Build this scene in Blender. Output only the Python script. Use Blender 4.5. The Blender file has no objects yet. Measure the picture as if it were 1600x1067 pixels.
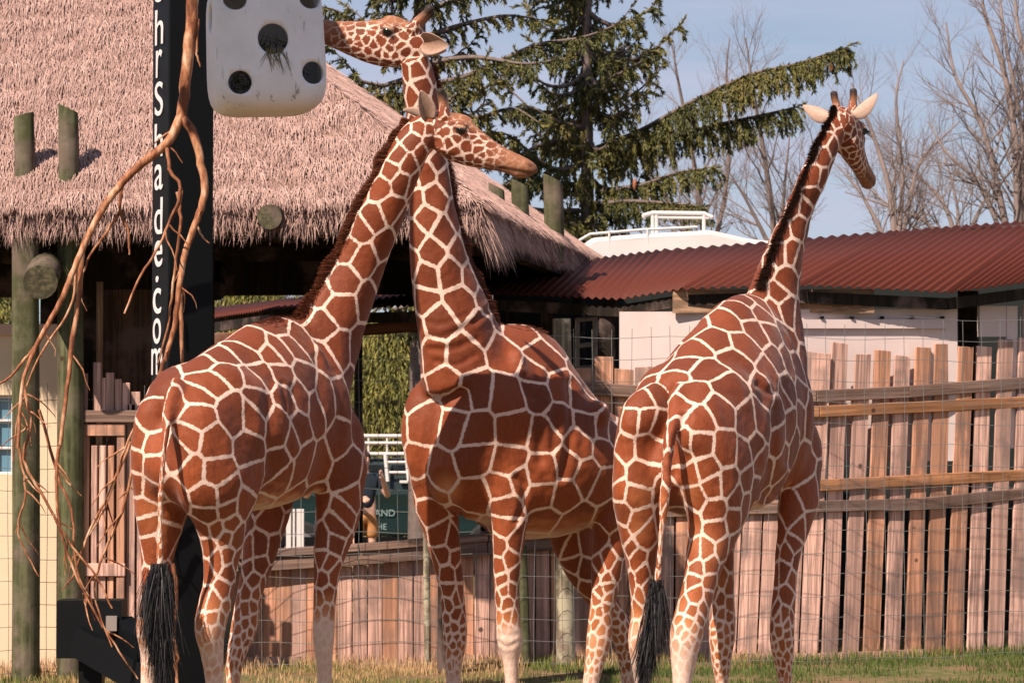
import bpy, bmesh, math, random
import numpy as np
from mathutils import Vector, Matrix, noise as mnoise
from mathutils.bvhtree import BVHTree

random.seed(7); RNG = np.random.default_rng(7)
SC = bpy.context.scene
COL = SC.collection

# ------------------------------------------------------------ camera
FPX, CX, CY, HOR, CAMH = 4700.0, 800.0, 533.5, 690.0, 1.85   # photo pixels (1600 x 1067)
PITCH = math.atan((HOR - CY) / FPX)
cam = bpy.data.cameras.new('camera'); camo = bpy.data.objects.new('camera', cam); COL.objects.link(camo)
camo.location = (0, 0, CAMH)
camo.rotation_euler = (math.pi / 2 + PITCH, 0, 0)
cam.sensor_width = 36; cam.lens = FPX / 1600 * 36
cam.clip_start = 0.1; cam.clip_end = 2000
cam.dof.use_dof = True; cam.dof.focus_distance = 17.6; cam.dof.aperture_fstop = 9.0
SC.camera = camo
SC.render.resolution_x = 1024; SC.render.resolution_y = 682

# ------------------------------------------------------------ sky and sun
SUN_TRAVEL = Vector((0.57, 0.80, -1.06)).normalized()
sel = math.asin(-SUN_TRAVEL.z)
saz = math.atan2(-SUN_TRAVEL.x, -SUN_TRAVEL.y)          # clockwise from +Y, towards the sun
world = bpy.data.worlds.new('World'); SC.world = world; world.use_nodes = True
nt = world.node_tree; nt.nodes.clear()
wo = nt.nodes.new('ShaderNodeOutputWorld'); bg = nt.nodes.new('ShaderNodeBackground')
sky = nt.nodes.new('ShaderNodeTexSky'); sky.sky_type = 'NISHITA'; sky.sun_disc = False
sky.sun_elevation = sel; sky.sun_rotation = saz
sky.air_density = 1.0; sky.dust_density = 0.15; sky.ozone_density = 3.5; sky.altitude = 200
# thin high cirrus over the blue
tc = nt.nodes.new('ShaderNodeTexCoord'); mp = nt.nodes.new('ShaderNodeMapping')
mp.inputs['Scale'].default_value = (3.0, 3.0, 26.0); mp.inputs['Rotation'].default_value = (0.0, 0.10, 0)
nz = nt.nodes.new('ShaderNodeTexNoise'); nz.inputs['Scale'].default_value = 2.2; nz.inputs['Detail'].default_value = 6
cr = nt.nodes.new('ShaderNodeValToRGB')
cr.color_ramp.elements[0].position = 0.35; cr.color_ramp.elements[0].color = (0.30, 0.30, 0.30, 1)
cr.color_ramp.elements[1].position = 0.75; cr.color_ramp.elements[1].color = (0.85, 0.85, 0.85, 1)
mx = nt.nodes.new('ShaderNodeMixRGB'); mx.inputs[2].default_value = (6.9, 7.0, 8.9, 1)
nt.links.new(tc.outputs['Generated'], mp.inputs['Vector']); nt.links.new(mp.outputs[0], nz.inputs['Vector'])
nt.links.new(nz.outputs['Fac'], cr.inputs['Fac']); nt.links.new(cr.outputs['Color'], mx.inputs[0])
nt.links.new(sky.outputs[0], mx.inputs[1]); nt.links.new(mx.outputs[0], bg.inputs['Color'])
nt.links.new(bg.outputs[0], wo.inputs['Surface'])
bg.inputs['Strength'].default_value = 0.05
sun = bpy.data.lights.new('sun', 'SUN'); sun.energy = 5.0; sun.angle = math.radians(0.53); sun.color = (1.0, 0.83, 0.70)
suno = bpy.data.objects.new('sun', sun); COL.objects.link(suno)
suno.rotation_euler = SUN_TRAVEL.to_track_quat('-Z', 'Y').to_euler(); suno.location = (-20, -20, 30)
SC.view_settings.view_transform = 'Standard'; SC.view_settings.look = 'None'
SC.view_settings.exposure = 0.75; SC.view_settings.gamma = 1.0; SC.view_settings.use_curve_mapping = False
SC.render.engine = 'CYCLES'

# ------------------------------------------------------------ helpers
def ray(px, py):
    """world direction of a photo pixel, scaled so that y = 1"""
    c, s = math.cos(PITCH), math.sin(PITCH)
    xr, yu = (px - CX) / FPX, (CY - py) / FPX
    d = Vector((xr, c - s * yu, s + c * yu))
    return d / d.y
def at(px, py, Y):
    return Vector((0, 0, CAMH)) + ray(px, py) * Y
def at_z(px, py, z):
    d = ray(px, py); return Vector((0, 0, CAMH)) + d * ((z - CAMH) / d.z)
def ground(px, py): return at_z(px, py, 0.0)
def m_px(n, Y): return n * Y / FPX

def link(name, me, mat=None, parent=None):
    o = bpy.data.objects.new(name, me); COL.objects.link(o)
    if mat is not None and me is not None and not me.materials: me.materials.append(mat)
    if parent is not None: o.parent = parent
    return o
def tag(o, label=None, cat=None, group=None, kind=None):
    if label: o['label'] = label
    if cat: o['category'] = cat
    if group: o['group'] = group
    if kind: o['kind'] = kind
    return o
def thing(name, label, cat, loc=(0, 0, 0), rotz=0.0, group=None):
    o = bpy.data.objects.new(name, None); COL.objects.link(o); o.empty_display_size = 0.2
    o.location = loc; o.rotation_euler = (0, 0, rotz)
    return tag(o, label, cat, group)

class MB:
    """mesh collector"""
    def __init__(s): s.v = []; s.f = []; s.sm = []
    def add(s, vs, fs, smooth=False):
        n = len(s.v); s.v.extend([tuple(v) for v in vs]); s.f.extend([tuple(i + n for i in f) for f in fs]); s.sm.extend([smooth] * len(fs))
        return s
    def box(s, c, size, M=None):
        x, y, z = [a / 2 for a in size]; c = Vector(c)
        vs = [Vector((sx * x, sy * y, sz * z)) for sz in (-1, 1) for sy in (-1, 1) for sx in (-1, 1)]
        if M is not None: vs = [M @ v for v in vs]
        vs = [v + c for v in vs]
        return s.add(vs, [(0, 2, 3, 1), (4, 5, 7, 6), (0, 1, 5, 4), (2, 6, 7, 3), (0, 4, 6, 2), (1, 3, 7, 5)])
    def beam(s, a, b, w, h, up=Vector((0, 0, 1))):
        """box from a to b, w sideways, h along up"""
        a, b = Vector(a), Vector(b); t = (b - a).normalized(); sd = t.cross(up).normalized(); u = sd.cross(t)
        vs = [p + sd * (i * w / 2) + u * (j * h / 2) for p in (a, b) for j in (-1, 1) for i in (-1, 1)]
        return s.add(vs, [(0, 2, 3, 1), (4, 5, 7, 6), (0, 1, 5, 4), (2, 6, 7, 3), (0, 4, 6, 2), (1, 3, 7, 5)])
    def tube(s, pts, rad, n=8, cap=True, smooth=True):
        pts = [Vector(p) for p in pts]; rad = rad if hasattr(rad, '__len__') else [rad] * len(pts)
        vs, fs = [], []; ref = None
        for i, p in enumerate(pts):
            t = (pts[min(i + 1, len(pts) - 1)] - pts[max(i - 1, 0)]).normalized()
            if ref is None:
                ref = Vector((0, 0, 1)) if abs(t.z) < 0.9 else Vector((1, 0, 0))
            sd = (ref - t * ref.dot(t)).normalized(); ref = sd; u = t.cross(sd)
            for k in range(n):
                a = 2 * math.pi * k / n; vs.append(p + (sd * math.cos(a) + u * math.sin(a)) * rad[i])
        for i in range(len(pts) - 1):
            for k in range(n):
                k2 = (k + 1) % n; fs.append((i * n + k, i * n + k2, (i + 1) * n + k2, (i + 1) * n + k))
        s.add(vs, fs, smooth)
        if cap: s.add(vs[:n], [tuple(range(n - 1, -1, -1))]); s.add(vs[-n:], [tuple(range(n))])
        return s
    def mesh(s, name):
        me = bpy.data.meshes.new(name); me.from_pydata(s.v, [], s.f)
        if any(s.sm): me.polygons.foreach_set('use_smooth', s.sm)
        me.update(); return me
    def build(s, name, mat=None, parent=None):
        return link(name, s.mesh(name), mat, parent)
def bevel(me, w, seg=1):
    bm = bmesh.new(); bm.from_mesh(me)
    bmesh.ops.bevel(bm, geom=bm.edges[:], offset=w, segments=seg, affect='EDGES', profile=0.6)
    bm.to_mesh(me); bm.free(); return me
def catmull(P, n):
    """P: array (k,d); returns n samples, evenly by index"""
    P = np.asarray(P, float); k = len(P)
    E = np.vstack([2 * P[0] - P[1], P, 2 * P[-1] - P[-2]]); out = []
    for u in np.linspace(0, k - 1, n):
        i = min(int(u), k - 2); t = u - i
        a, b, c, d = E[i], E[i + 1], E[i + 2], E[i + 3]
        out.append(0.5 * ((2 * b) + (-a + c) * t + (2 * a - 5 * b + 4 * c - d) * t * t + (-a + 3 * b - 3 * c + d) * t ** 3))
    return np.array(out)
def raw_mesh(name, V, F, smooth=False):
    """fast mesh from numpy: V (n,3), F (m,k) all the same k"""
    me = bpy.data.meshes.new(name); V = np.asarray(V, np.float32); F = np.asarray(F, np.int32)
    me.vertices.add(len(V)); me.vertices.foreach_set('co', V.ravel())
    k = F.shape[1]; me.loops.add(F.size); me.loops.foreach_set('vertex_index', F.ravel())
    me.polygons.add(len(F)); me.polygons.foreach_set('loop_start', np.arange(0, F.size, k, dtype=np.int32))
    me.polygons.foreach_set('loop_total', np.full(len(F), k, np.int32))
    if smooth: me.polygons.foreach_set('use_smooth', np.ones(len(F), bool))
    me.update(calc_edges=True); me.validate(); return me
def fattr(me, name, vals, dom='POINT'):
    a = me.attributes.new(name, 'FLOAT', dom); a.data.foreach_set('value', np.asarray(vals, np.float32))

def blob(mb, c, ax, M=None):
    """ellipsoid"""
    vs, fs = [], []; nu, nv = 14, 9; c = Vector(c)
    for j in range(1, nv):
        th = math.pi * j / nv
        for i in range(nu):
            ph = 2 * math.pi * i / nu
            v = Vector((ax[0] * math.sin(th) * math.cos(ph), ax[1] * math.sin(th) * math.sin(ph), ax[2] * math.cos(th)))
            vs.append(c + (M @ v if M is not None else v))
    top = c + (M @ Vector((0, 0, ax[2])) if M is not None else Vector((0, 0, ax[2]))); bot = 2 * c - top
    for j in range(nv - 2):
        for i in range(nu):
            i2 = (i + 1) % nu; fs.append((j * nu + i, (j + 1) * nu + i, (j + 1) * nu + i2, j * nu + i2))
    a, b = len(vs), len(vs) + 1; vs += [top, bot]
    for i in range(nu):
        i2 = (i + 1) % nu; fs.append((a, i, i2)); fs.append((b, (nv - 2) * nu + i2, (nv - 2) * nu + i))
    mb.add(vs, fs)

def strands(name, roots, dirs, lens, width, mat, parent, curve=0.3, droop=Vector((0, 0, -1)), seg=2):
    """tapered hairs, each a bent strip"""
    V, F = [], []
    for r, d, L in zip(roots, dirs, lens):
        sd = d.cross(Vector((random.gauss(0, 1), random.gauss(0, 1), random.gauss(0, 1)))).normalized() * width
        n0 = len(V)
        for k in range(seg + 1):
            t = k / seg; p = r + d * (L * t) + droop * (curve * L * t * t); w = 1 - 0.75 * t
            V += [p - sd * w, p + sd * w]
        for k in range(seg): F.append((n0 + 2 * k, n0 + 2 * k + 1, n0 + 2 * k + 3, n0 + 2 * k + 2))
    return link(name, raw_mesh(name, [tuple(v) for v in V], F), mat, parent)

# ------------------------------------------------------------ materials
class Mat:
    """tiny node-material builder"""
    def __init__(s, name):
        s.m = bpy.data.materials.new(name); s.m.use_nodes = True; s.t = s.m.node_tree
        s.b = s.t.nodes['Principled BSDF']; s.out = s.t.nodes['Material Output']
    def n(s, kind, **kw):
        nd = s.t.nodes.new(kind)
        for k, v in kw.items():
            if hasattr(nd, k): setattr(nd, k, v)
            else: nd.inputs[k.replace('_', ' ')].default_value = v
        return nd
    def l(s, a, b): s.t.links.new(a, b)
    def val(s, sock, v):
        if isinstance(v, (int, float)): sock.default_value = v
        elif isinstance(v, tuple): sock.default_value = v if len(v) == 4 else (*v, 1)
        else: s.l(v, sock)
    def coord(s, scale=(1, 1, 1), kind='Object'):
        t = s.n('ShaderNodeTexCoord'); mpn = s.n('ShaderNodeMapping'); mpn.inputs['Scale'].default_value = scale
        s.l(t.outputs[kind], mpn.inputs['Vector']); return mpn.outputs[0]
    def noise(s, vec, scale, detail=3, rough=0.5, out='Fac'):
        nd = s.n('ShaderNodeTexNoise'); nd.inputs['Scale'].default_value = scale; nd.inputs['Detail'].default_value = detail
        nd.inputs['Roughness'].default_value = rough
        if vec is not None: s.l(vec, nd.inputs['Vector'])
        return nd.outputs[out]
    def ramp(s, fac, stops):
        r = s.n('ShaderNodeValToRGB'); el = r.color_ramp.elements
        while len(el) > 1: el.remove(el[0])
        el[0].position = stops[0][0]; el[0].color = (*stops[0][1], 1)
        for p, c in stops[1:]:
            e = el.new(p); e.color = (*c, 1)
        s.val(r.inputs['Fac'], fac); return r.outputs['Color']
    def mix(s, fac, a, b, mode='MIX'):
        nd = s.n('ShaderNodeMixRGB', blend_type=mode)
        s.val(nd.inputs[0], fac); s.val(nd.inputs[1], a); s.val(nd.inputs[2], b); return nd.outputs[0]
    def math(s, op, a, b=0.0, c=0.0):
        nd = s.n('ShaderNodeMath', operation=op); s.val(nd.inputs[0], a); s.val(nd.inputs[1], b); s.val(nd.inputs[2], c); return nd.outputs[0]
    def maprange(s, v, a, b, c=0.0, d=1.0, smooth=True):
        nd = s.n('ShaderNodeMapRange'); nd.interpolation_type = 'SMOOTHSTEP' if smooth else 'LINEAR'
        s.val(nd.inputs[0], v)
        for i, q in enumerate((a, b, c, d)): s.val(nd.inputs[i + 1], q)
        return nd.outputs[0]
    def attr(s, name, kind='GEOMETRY', out='Fac'):
        nd = s.n('ShaderNodeAttribute'); nd.attribute_name = name; nd.attribute_type = kind; return nd.outputs[out]
    def rnd(s): return s.n('ShaderNodeObjectInfo').outputs['Random']
    def bump(s, h, strength=0.3, dist=0.01):
        nd = s.n('ShaderNodeBump'); nd.inputs['Strength'].default_value = strength; nd.inputs['Distance'].default_value = dist
        s.l(h, nd.inputs['Height']); s.l(nd.outputs[0], s.b.inputs['Normal'])
    def set(s, color=None, rough=0.8, spec=0.3, metal=0.0):
        if color is not None: s.val(s.b.inputs['Base Color'], color)
        s.val(s.b.inputs['Roughness'], rough); s.b.inputs['Specular IOR Level'].default_value = spec; s.b.inputs['Metallic'].default_value = metal
        return s.m
def plain(name, col, rough=0.7, spec=0.3, metal=0.0, var=0.25, scale=8.0):
    m = Mat(name); v = m.noise(m.coord(), scale, 4)
    c = m.mix(v, tuple(a * (1 - var) for a in col), tuple(min(1, a * (1 + var)) for a in col))
    return m.set(c, rough, spec, metal)
# ============================================================ setting materials
def wood_mat(name, a, b, knots=True, lichen=0.0, axis=2):
    """weathered board: long grain along the object's own 'axis', per-object tint"""
    m = Mat(name); sc = [32.0, 32.0, 32.0]; sc[axis] = 1.1
    rnd = m.rnd(); t = m.n('ShaderNodeTexCoord'); add = m.n('ShaderNodeVectorMath', operation='ADD'); cmb = m.n('ShaderNodeCombineXYZ')
    r50 = m.math('MULTIPLY', rnd, 53.0)
    for i in range(3): m.l(r50, cmb.inputs[i])
    m.l(t.outputs['Object'], add.inputs[0]); m.l(cmb.outputs[0], add.inputs[1])
    mp1 = m.n('ShaderNodeMapping'); mp1.inputs['Scale'].default_value = sc; m.l(add.outputs[0], mp1.inputs['Vector'])
    g1 = m.noise(mp1.outputs[0], 1.0, 5, 0.65); sc2 = [v * 0.24 for v in sc]; mp2 = m.n('ShaderNodeMapping'); mp2.inputs['Scale'].default_value = sc2; m.l(add.outputs[0], mp2.inputs['Vector'])
    wv = m.n('ShaderNodeTexWave'); wv.wave_type = 'RINGS'; wv.inputs['Scale'].default_value = 0.55; wv.inputs['Distortion'].default_value = 5.0; wv.inputs['Detail'].default_value = 3; m.l(mp2.outputs[0], wv.inputs['Vector'])
    base = m.mix(rnd, a, b); base = m.mix(m.maprange(g1, 0.42, 0.60, 0.0, 0.85), base, tuple(c * 0.40 for c in a))
    mp3 = m.n('ShaderNodeMapping'); mp3.inputs['Scale'].default_value = [v * .30 if v > 2 else v * .6 for v in sc]; m.l(add.outputs[0], mp3.inputs['Vector'])
    base = m.mix(m.maprange(m.noise(mp3.outputs[0], 1.0, 3, .6), .46, .64, 0.0, .66), base, tuple(c * .34 for c in b))
    base = m.mix(m.maprange(wv.outputs['Fac'], 0.60, 1.0, 0.0, 0.55), base, tuple(c * 0.45 for c in b))
    stain = m.noise(add.outputs[0], 2.3, 4, 0.6); base = m.mix(m.maprange(stain, 0.48, 0.66, 0.0, 0.62), base, (0.17, 0.12, 0.105))
    if lichen:
        base = m.mix(m.maprange(m.noise(add.outputs[0], 5.0, 5, 0.7), 0.45, 0.62, 0.0, lichen), base, (0.42, 0.38, 0.27))
    if knots:
        vo = m.n('ShaderNodeTexVoronoi'); vo.inputs['Scale'].default_value = 2.6; m.l(add.outputs[0], vo.inputs['Vector'])
        base = m.mix(m.maprange(vo.outputs['Distance'], 0.035, 0.075, 0.85, 0.0), base, (0.045, 0.022, 0.014))
    m.bump(m.math('ADD', g1, m.math('MULTIPLY', wv.outputs['Fac'], 0.3)), 0.45, 0.006)
    return m.set(base, 0.85, 0.2)
W_BOARD = wood_mat('weathered_board', (0.60, 0.365, 0.29), (0.84, 0.52, 0.41))
W_BOARD_NEW = wood_mat('cedar_board', (0.60, 0.30, 0.185), (0.72, 0.38, 0.24))
W_RAIL = wood_mat('grey_rail', (0.24, 0.155, 0.12), (0.30, 0.19, 0.14), axis=0)
W_RAIL_NEW = wood_mat('cedar_rail', (0.45, 0.21, 0.095), (0.52, 0.25, 0.12), axis=0)
W_LOG = wood_mat('green_treated_log', (0.082, 0.092, 0.040), (0.110, 0.112, 0.052), lichen=0.10)
W_LICHEN = wood_mat('lichen_log', (0.26, 0.22, 0.15), (0.30, 0.25, 0.17), lichen=0.85)
W_DARK = wood_mat('shade_dark_timber', (0.022, 0.016, 0.012), (0.030, 0.022, 0.016), knots=False)  # dark brown timber, taken near black to carry the shade under the roofs
M_BARK = plain('bark_grey', (0.15, 0.115, 0.10), 0.9, var=0.5, scale=14)
M_BLACK = plain('black_painted_steel', (0.004, 0.005, 0.006), 0.5, 0.15, var=0.3, scale=3)
M_WHITE = plain('white_paint', (0.60, 0.56, 0.54), 0.5, 0.4, var=0.10, scale=2)
M_CREAM = plain('cream_stucco', (0.66, 0.52, 0.36), 0.9, 0.2, var=0.10, scale=5)

# ------------------------------------------------------------ ground
def ground_mat():
    m = Mat('paddock_ground'); c = m.coord()
    n1 = m.noise(c, 0.8, 5, 0.6); n2 = m.noise(c, 9, 5, 0.7)
    col = m.mix(m.maprange(n1, 0.4, 0.6), (0.17, 0.105, 0.062), (0.085, 0.098, 0.034)); col = m.mix(m.maprange(n2, 0.4, 0.7, 0, 0.7), col, (0.26, 0.175, 0.10))
    m.bump(n2, 0.6, 0.03); return m.set(col, 0.95, 0.1)
M_GROUND = ground_mat()
me = bpy.data.meshes.new('ground'); me.from_pydata([(-300, -20, 0), (300, -20, 0), (300, 900, 0), (-300, 900, 0)], [], [(0, 1, 2, 3)])
tag(link('ground', me, M_GROUND), 'trampled paddock ground with patchy dry grass', None, None, 'structure')
# grass: dry tan clumps along the fence foot, greener tufts before it
def grass_mat():
    m = Mat('grass_blades'); k = m.attr('tint'); c = m.ramp(k, [(0.0, (0.055, 0.085, 0.018)), (0.45, (0.12, 0.15, 0.035)), (0.6, (0.34, 0.23, 0.10)), (1.0, (0.50, 0.32, 0.18))])
    m.b.inputs['Subsurface Weight'].default_value = 0.0; return m.set(c, 0.7, 0.2)
def blades(name, pts, hts, wid, tint, lean=0.45, mat=None):
    n = len(pts); pts = np.asarray(pts); h = np.asarray(hts)[:, None]; a = RNG.random(n) * 2 * np.pi; b = RNG.random(n) * 2 * np.pi
    sd = np.column_stack([np.cos(a), np.sin(a), np.zeros(n)]) * wid; le = np.column_stack([np.cos(b), np.sin(b), np.zeros(n)]) * (RNG.random(n)[:, None] ** 1.5) * lean
    up = np.array([0, 0, 1.0]); mid = pts + (up * 0.6 + le * 0.35) * h; tip = pts + (up * (1.0 - 0.35 * np.linalg.norm(le, axis=1)[:, None]) + le) * h
    V = np.stack([pts - sd, pts + sd, mid + sd * 0.7, mid - sd * 0.7, tip], 1).reshape(-1, 3); i = np.arange(n)[:, None] * 5
    F3 = np.vstack([i + np.array([0, 1, 2]), i + np.array([0, 2, 3]), i + np.array([3, 2, 4])])
    me = raw_mesh(name, V, F3); fattr(me, 'tint', np.repeat(tint, 5)); return link(name, me, mat)
M_GRASS = grass_mat()
gp, gh, gt = [], [], []
for _ in range(52000):
    px = random.uniform(-60, 1680); base = np.interp(px, [0, 390, 900, 1280, 1680], [1052, 1040, 1034, 1030, 1014])
    py = base + random.random() ** 1.1 * 70 - 2; p = ground(px, py)
    cl = mnoise.noise(Vector((p.x * 1.3, p.y * 1.3, 0))) + 0.6 * mnoise.noise(Vector((p.x * 4, p.y * 4, 3)))
    foot = max(0.0, 1 - (py - base) / 14)
    if cl + foot * 0.8 + random.uniform(-0.4, 0.3) < 0.02: continue
    dry = min(1, max(0, 0.62 + 0.5 * foot - 0.42 * (px > 820) - 0.2 * (px > 1180) + 0.5 * mnoise.noise(Vector((p.x * 0.9, p.y * 0.9, 9))) + random.gauss(0, .12)))
    gp.append(tuple(p)); gh.append((0.025 + 0.045 * random.random() + 0.10 * foot * random.random()) * (1.15 if dry > .5 else 1)); gt.append(dry)
tag(blades('grass', gp, gh, 0.0035, gt, 0.6, M_GRASS), 'short patchy grass, dry and tan at the fence foot', 'grass', None, 'stuff')

# ------------------------------------------------------------ board fences
def board_mesh(w, t, h, top_cut=0.0):
    """a vertical board from z = 0 to h, x across"""
    b = MB(); v = [(-w/2, -t/2, 0), (w/2, -t/2, 0), (w/2, t/2, 0), (-w/2, t/2, 0), (-w/2, -t/2, h), (w/2, -t/2, h + top_cut), (w/2, t/2, h + top_cut), (-w/2, t/2, h)]
    b.add(v, [(0, 3, 2, 1), (4, 5, 6, 7), (0, 1, 5, 4), (1, 2, 6, 5), (2, 3, 7, 6), (3, 0, 4, 7)])
    return bevel(b.mesh('board'), 0.004)
def fence_point(px, poly):
    return ground(px, float(np.interp(px, [p[0] for p in poly], [p[1] for p in poly])))
def rail_between(parent, a, b, h, t, mat, name='rail'):
    """plank from a to b with its grain along local x"""
    a, b = Vector(a), Vector(b); L = (b - a).length; x = (b - a).normalized(); y = Vector((0, 0, 1)).cross(x).normalized(); z = x.cross(y)
    mb = MB(); mb.box((L / 2, 0, 0), (L, t, h)); me = bevel(mb.mesh(name), 0.005)
    o = link(name, me, mat, parent); M = Matrix((x, y, z)).transposed().to_4x4(); M.translation = a; o.matrix_local = M; return o
FENCE = [(300, 1042), (390, 1040), (560, 1040), (760, 1037), (905, 1033), (1000, 1032), (1280, 1031), (1600, 1018), (1720, 1012)]
random.seed(21)
# tall fence on the right: uneven boards with gaps, four rails
tall = thing('board_fence', 'tall uneven fence of weathered pinkish boards with gaps and cedar rails', 'fence', (0, 0, 0), 0)
BW = {}
tops = {0: 552, 1: 536, 2: 555, 3: 548, 4: 555, 5: 544, 6: 538, 7: 543, 8: 541, 9: 531, 10: 528}
px = 909.0; k = -11
while px < 1730:
    p0 = fence_point(px, FENCE); dx = fence_point(px + 8, FENCE) - fence_point(px - 8, FENCE); rz = math.atan2(dx.y, dx.x)
    s_ = FPX / p0.y; w = round(random.choice([29.0, 29.6, 30.2]) / s_, 3); t_y = tops.get(k, random.uniform(536, 556)) if k > -3 else random.choice([548, 556, 566, 575])
    hgt = (float(np.interp(px, [1280, 1600], [1031, 1018])) - t_y) / s_
    hgt = round(hgt, 2); key = (w, hgt)
    if key not in BW: BW[key] = board_mesh(w, 0.022, hgt, random.uniform(-.01, .01))
    o = link('board', BW[key], None, tall); new = (k in (3, 6) or px < 980 or random.random() < 0.05)
    if not BW[key].materials: BW[key].materials.append(W_BOARD)
    o.location = p0 + Vector((0, random.uniform(-.006, .006), 0)); lean = 0.046 if px > 1100 else 0.01
    o.rotation_euler = (random.uniform(-.008, .008), lean + random.uniform(-.004, .004), rz)
    if new:
        o.material_slots[0].link = 'OBJECT'; o.material_slots[0].material = W_BOARD_NEW
    px += 32.4 * (1.0 if px > 1000 else 0.98); k += 1
def on_fence(px, py, off):
    p0 = fence_point(px, FENCE); return at(px, py, p0.y - off)
for pts, h, mat in (([(900, 606), (1000, 612)], 20, W_RAIL), ([(1000, 618), (1275, 619), (1420, 612), (1730, 588)], 19, W_RAIL), ([(1000, 641), (1280, 643), (1730, 622)], 18, W_RAIL_NEW),
                    ([(1000, 766), (1280, 758), (1730, 735)], 18, W_RAIL_NEW), ([(900, 800), (1000, 800), (1275, 791), (1434, 787)], 18, W_RAIL), ([(1434, 787), (1730, 758)], 18, W_RAIL)):
    for a, b in zip(pts[:-1], pts[1:]):
        A, B = on_fence(*a, .035), on_fence(*b, .035); rail_between(tall, A, B, h * A.y / FPX, 0.04, mat)
bt = MB(); bt.beam(fence_point(905, FENCE) + Vector((0, -.02, .03)), fence_point(1275, FENCE) + Vector((0, -.02, .03)), 0.03, 0.06); bt.beam(fence_point(1275, FENCE) + Vector((0, -.02, .03)), fence_point(1440, FENCE) + Vector((0, -.02, .03)), 0.03, 0.06); bt.build('base_board', W_BOARD, tall)
# low fence below the viewing rail
low = thing('board_fence', 'low fence of close-set cedar boards under a thick grey handrail', 'fence', (0, 0, 0), 0)
px = 372.0; BW2 = {}
while px < 905:
    p0 = fence_point(px, FENCE); s_ = FPX / p0.y; t_y = float(np.interp(px, [395, 560, 760, 905], [892, 884, 868, 860])); w = round(random.choice([22.2, 22.8, 23.4]) / s_, 3)
    h = round((1040 - t_y) / s_, 2); dx = fence_point(px + 8, FENCE) - fence_point(px - 8, FENCE)
    if (w, h) not in BW2: BW2[(w, h)] = board_mesh(w, 0.022, h); BW2[(w, h)].materials.append(W_BOARD)
    o = link('board', BW2[(w, h)], None, low); o.location = p0 + Vector((0, random.uniform(-.004, .004), 0)); o.rotation_euler = (0, random.uniform(-.004, .004), math.atan2(dx.y, dx.x))
    if random.random() < 0.62:
        o.material_slots[0].link = 'OBJECT'; o.material_slots[0].material = W_BOARD_NEW
    px += 23.8
for a, b in zip([(372, 884), (560, 872), (760, 856)], [(560, 872), (760, 856), (905, 846)]):
    A, B = on_fence(*a, .05), on_fence(*b, .05); rail_between(low, A, B, 21 * A.y / FPX, 0.09, W_RAIL, 'handrail'); 
    A, B = on_fence(a[0], a[1] - 17, .04), on_fence(b[0], b[1] - 17, .04); rail_between(low, A, B, 12 * A.y / FPX, 0.16, W_RAIL, 'handrail_cap')
bt = MB(); bt.beam(fence_point(372, FENCE) + Vector((0, -.03, .04)), fence_point(760, FENCE) + Vector((0, -.03, .04)), 0.03, 0.08); bt.build('base_board', W_BOARD, low)
def log_post(name, px, y0, y1, wpx, Y, mat, parent=None, lean=0.0, slant=0.0):
    a, b = at(px, y1, Y), at(px + lean, y0, Y); r = m_px(wpx / 2, Y); mb = MB(); n = 14; vs, fs = [], []
    for i in range(5):
        t = i / 4; c = a.lerp(b, t)
        for q in range(n):
            w = 2 * math.pi * q / n; rr = r * (1 + 0.05 * math.sin(3 * w + i)) * (1 - 0.05 * t); zz = slant * r * math.cos(w) if i == 4 else 0
            vs.append(Vector((c.x + rr * math.cos(w) - a.x, c.y + rr * math.sin(w) - a.y, c.z - a.z + zz)))
    for i in range(4):
        for q in range(n): fs.append((i * n + q, i * n + (q + 1) % n, (i + 1) * n + (q + 1) % n, (i + 1) * n + q))
    mb.add(vs, fs, True); mb.add(vs[-n:], [tuple(range(n))]); mb.add(vs[:n], [tuple(range(n - 1, -1, -1))])
    o = mb.build(name, mat, parent); o.location = a; return o
# wire mesh fence before the boards
wire = thing('wire_fence', 'square wire mesh fence strung in front of the wooden boards', 'fence', (0, 0, 0))
WIRE = [(-80, 1064), (390, 1047), (760, 1044), (905, 1042), (1280, 1040), (1600, 1027), (1720, 1022)]
TOPY = ([-80, 218, 219, 330, 400, 700, 905, 1300, 1720], [598, 600, 600, 600, 520, 522, 514, 505, 492])
M_WIRE = plain('galvanised_wire', (0.20, 0.21, 0.20), 0.5, 0.35, metal=0.3, var=0.2)
hw, vw = MB(), MB(); xs = np.arange(-80, 1720, 30.5)
W0 = [fence_point(x, WIRE) for x in xs]; TOPZ = [at(x, float(np.interp(x, *TOPY)), w.y).z for x, w in zip(xs, W0)]
sag = lambda x, z: Vector((0.006 * math.sin(x * .05 + z * 3), 0.02 * math.sin(x * .021 + z * 2.1), 0.010 * math.sin(x * .033 + z * 1.7)))
for x, w, tz in zip(xs, W0, TOPZ):
    vw.tube([w + Vector((0, 0, z)) + sag(x, z) for z in np.linspace(0.02, tz, 9)], 0.0023, 4, False)
nz_ = 17
for q in range(nz_):
    rowz = 0.04 + q * 0.178; run = []
    for x, w, tz in zip(xs, W0, TOPZ):
        if rowz <= tz + 0.03: run.append(w + Vector((0, 0, rowz)) + sag(x, rowz))
        else:
            if len(run) > 1: hw.tube(run, 0.0023, 4, False)
            run = []
    if len(run) > 1: hw.tube(run, 0.0023, 4, False)
tag(vw.build('vertical_wires', M_WIRE, wire), kind='stuff'); tag(hw.build('horizontal_wires', M_WIRE, wire), kind='stuff')
for px_, y0, y1, w_, mt in ((884, 498, 1036, 30, W_LICHEN), (822, 852, 1034, 15, W_LOG), (668, 470, 1040, 11, W_LICHEN)):
    Yp = fence_point(px_, WIRE).y + 0.16; log_post('post', px_, y0, y1 + 2, w_, Yp, mt, wire, -6)
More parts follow.
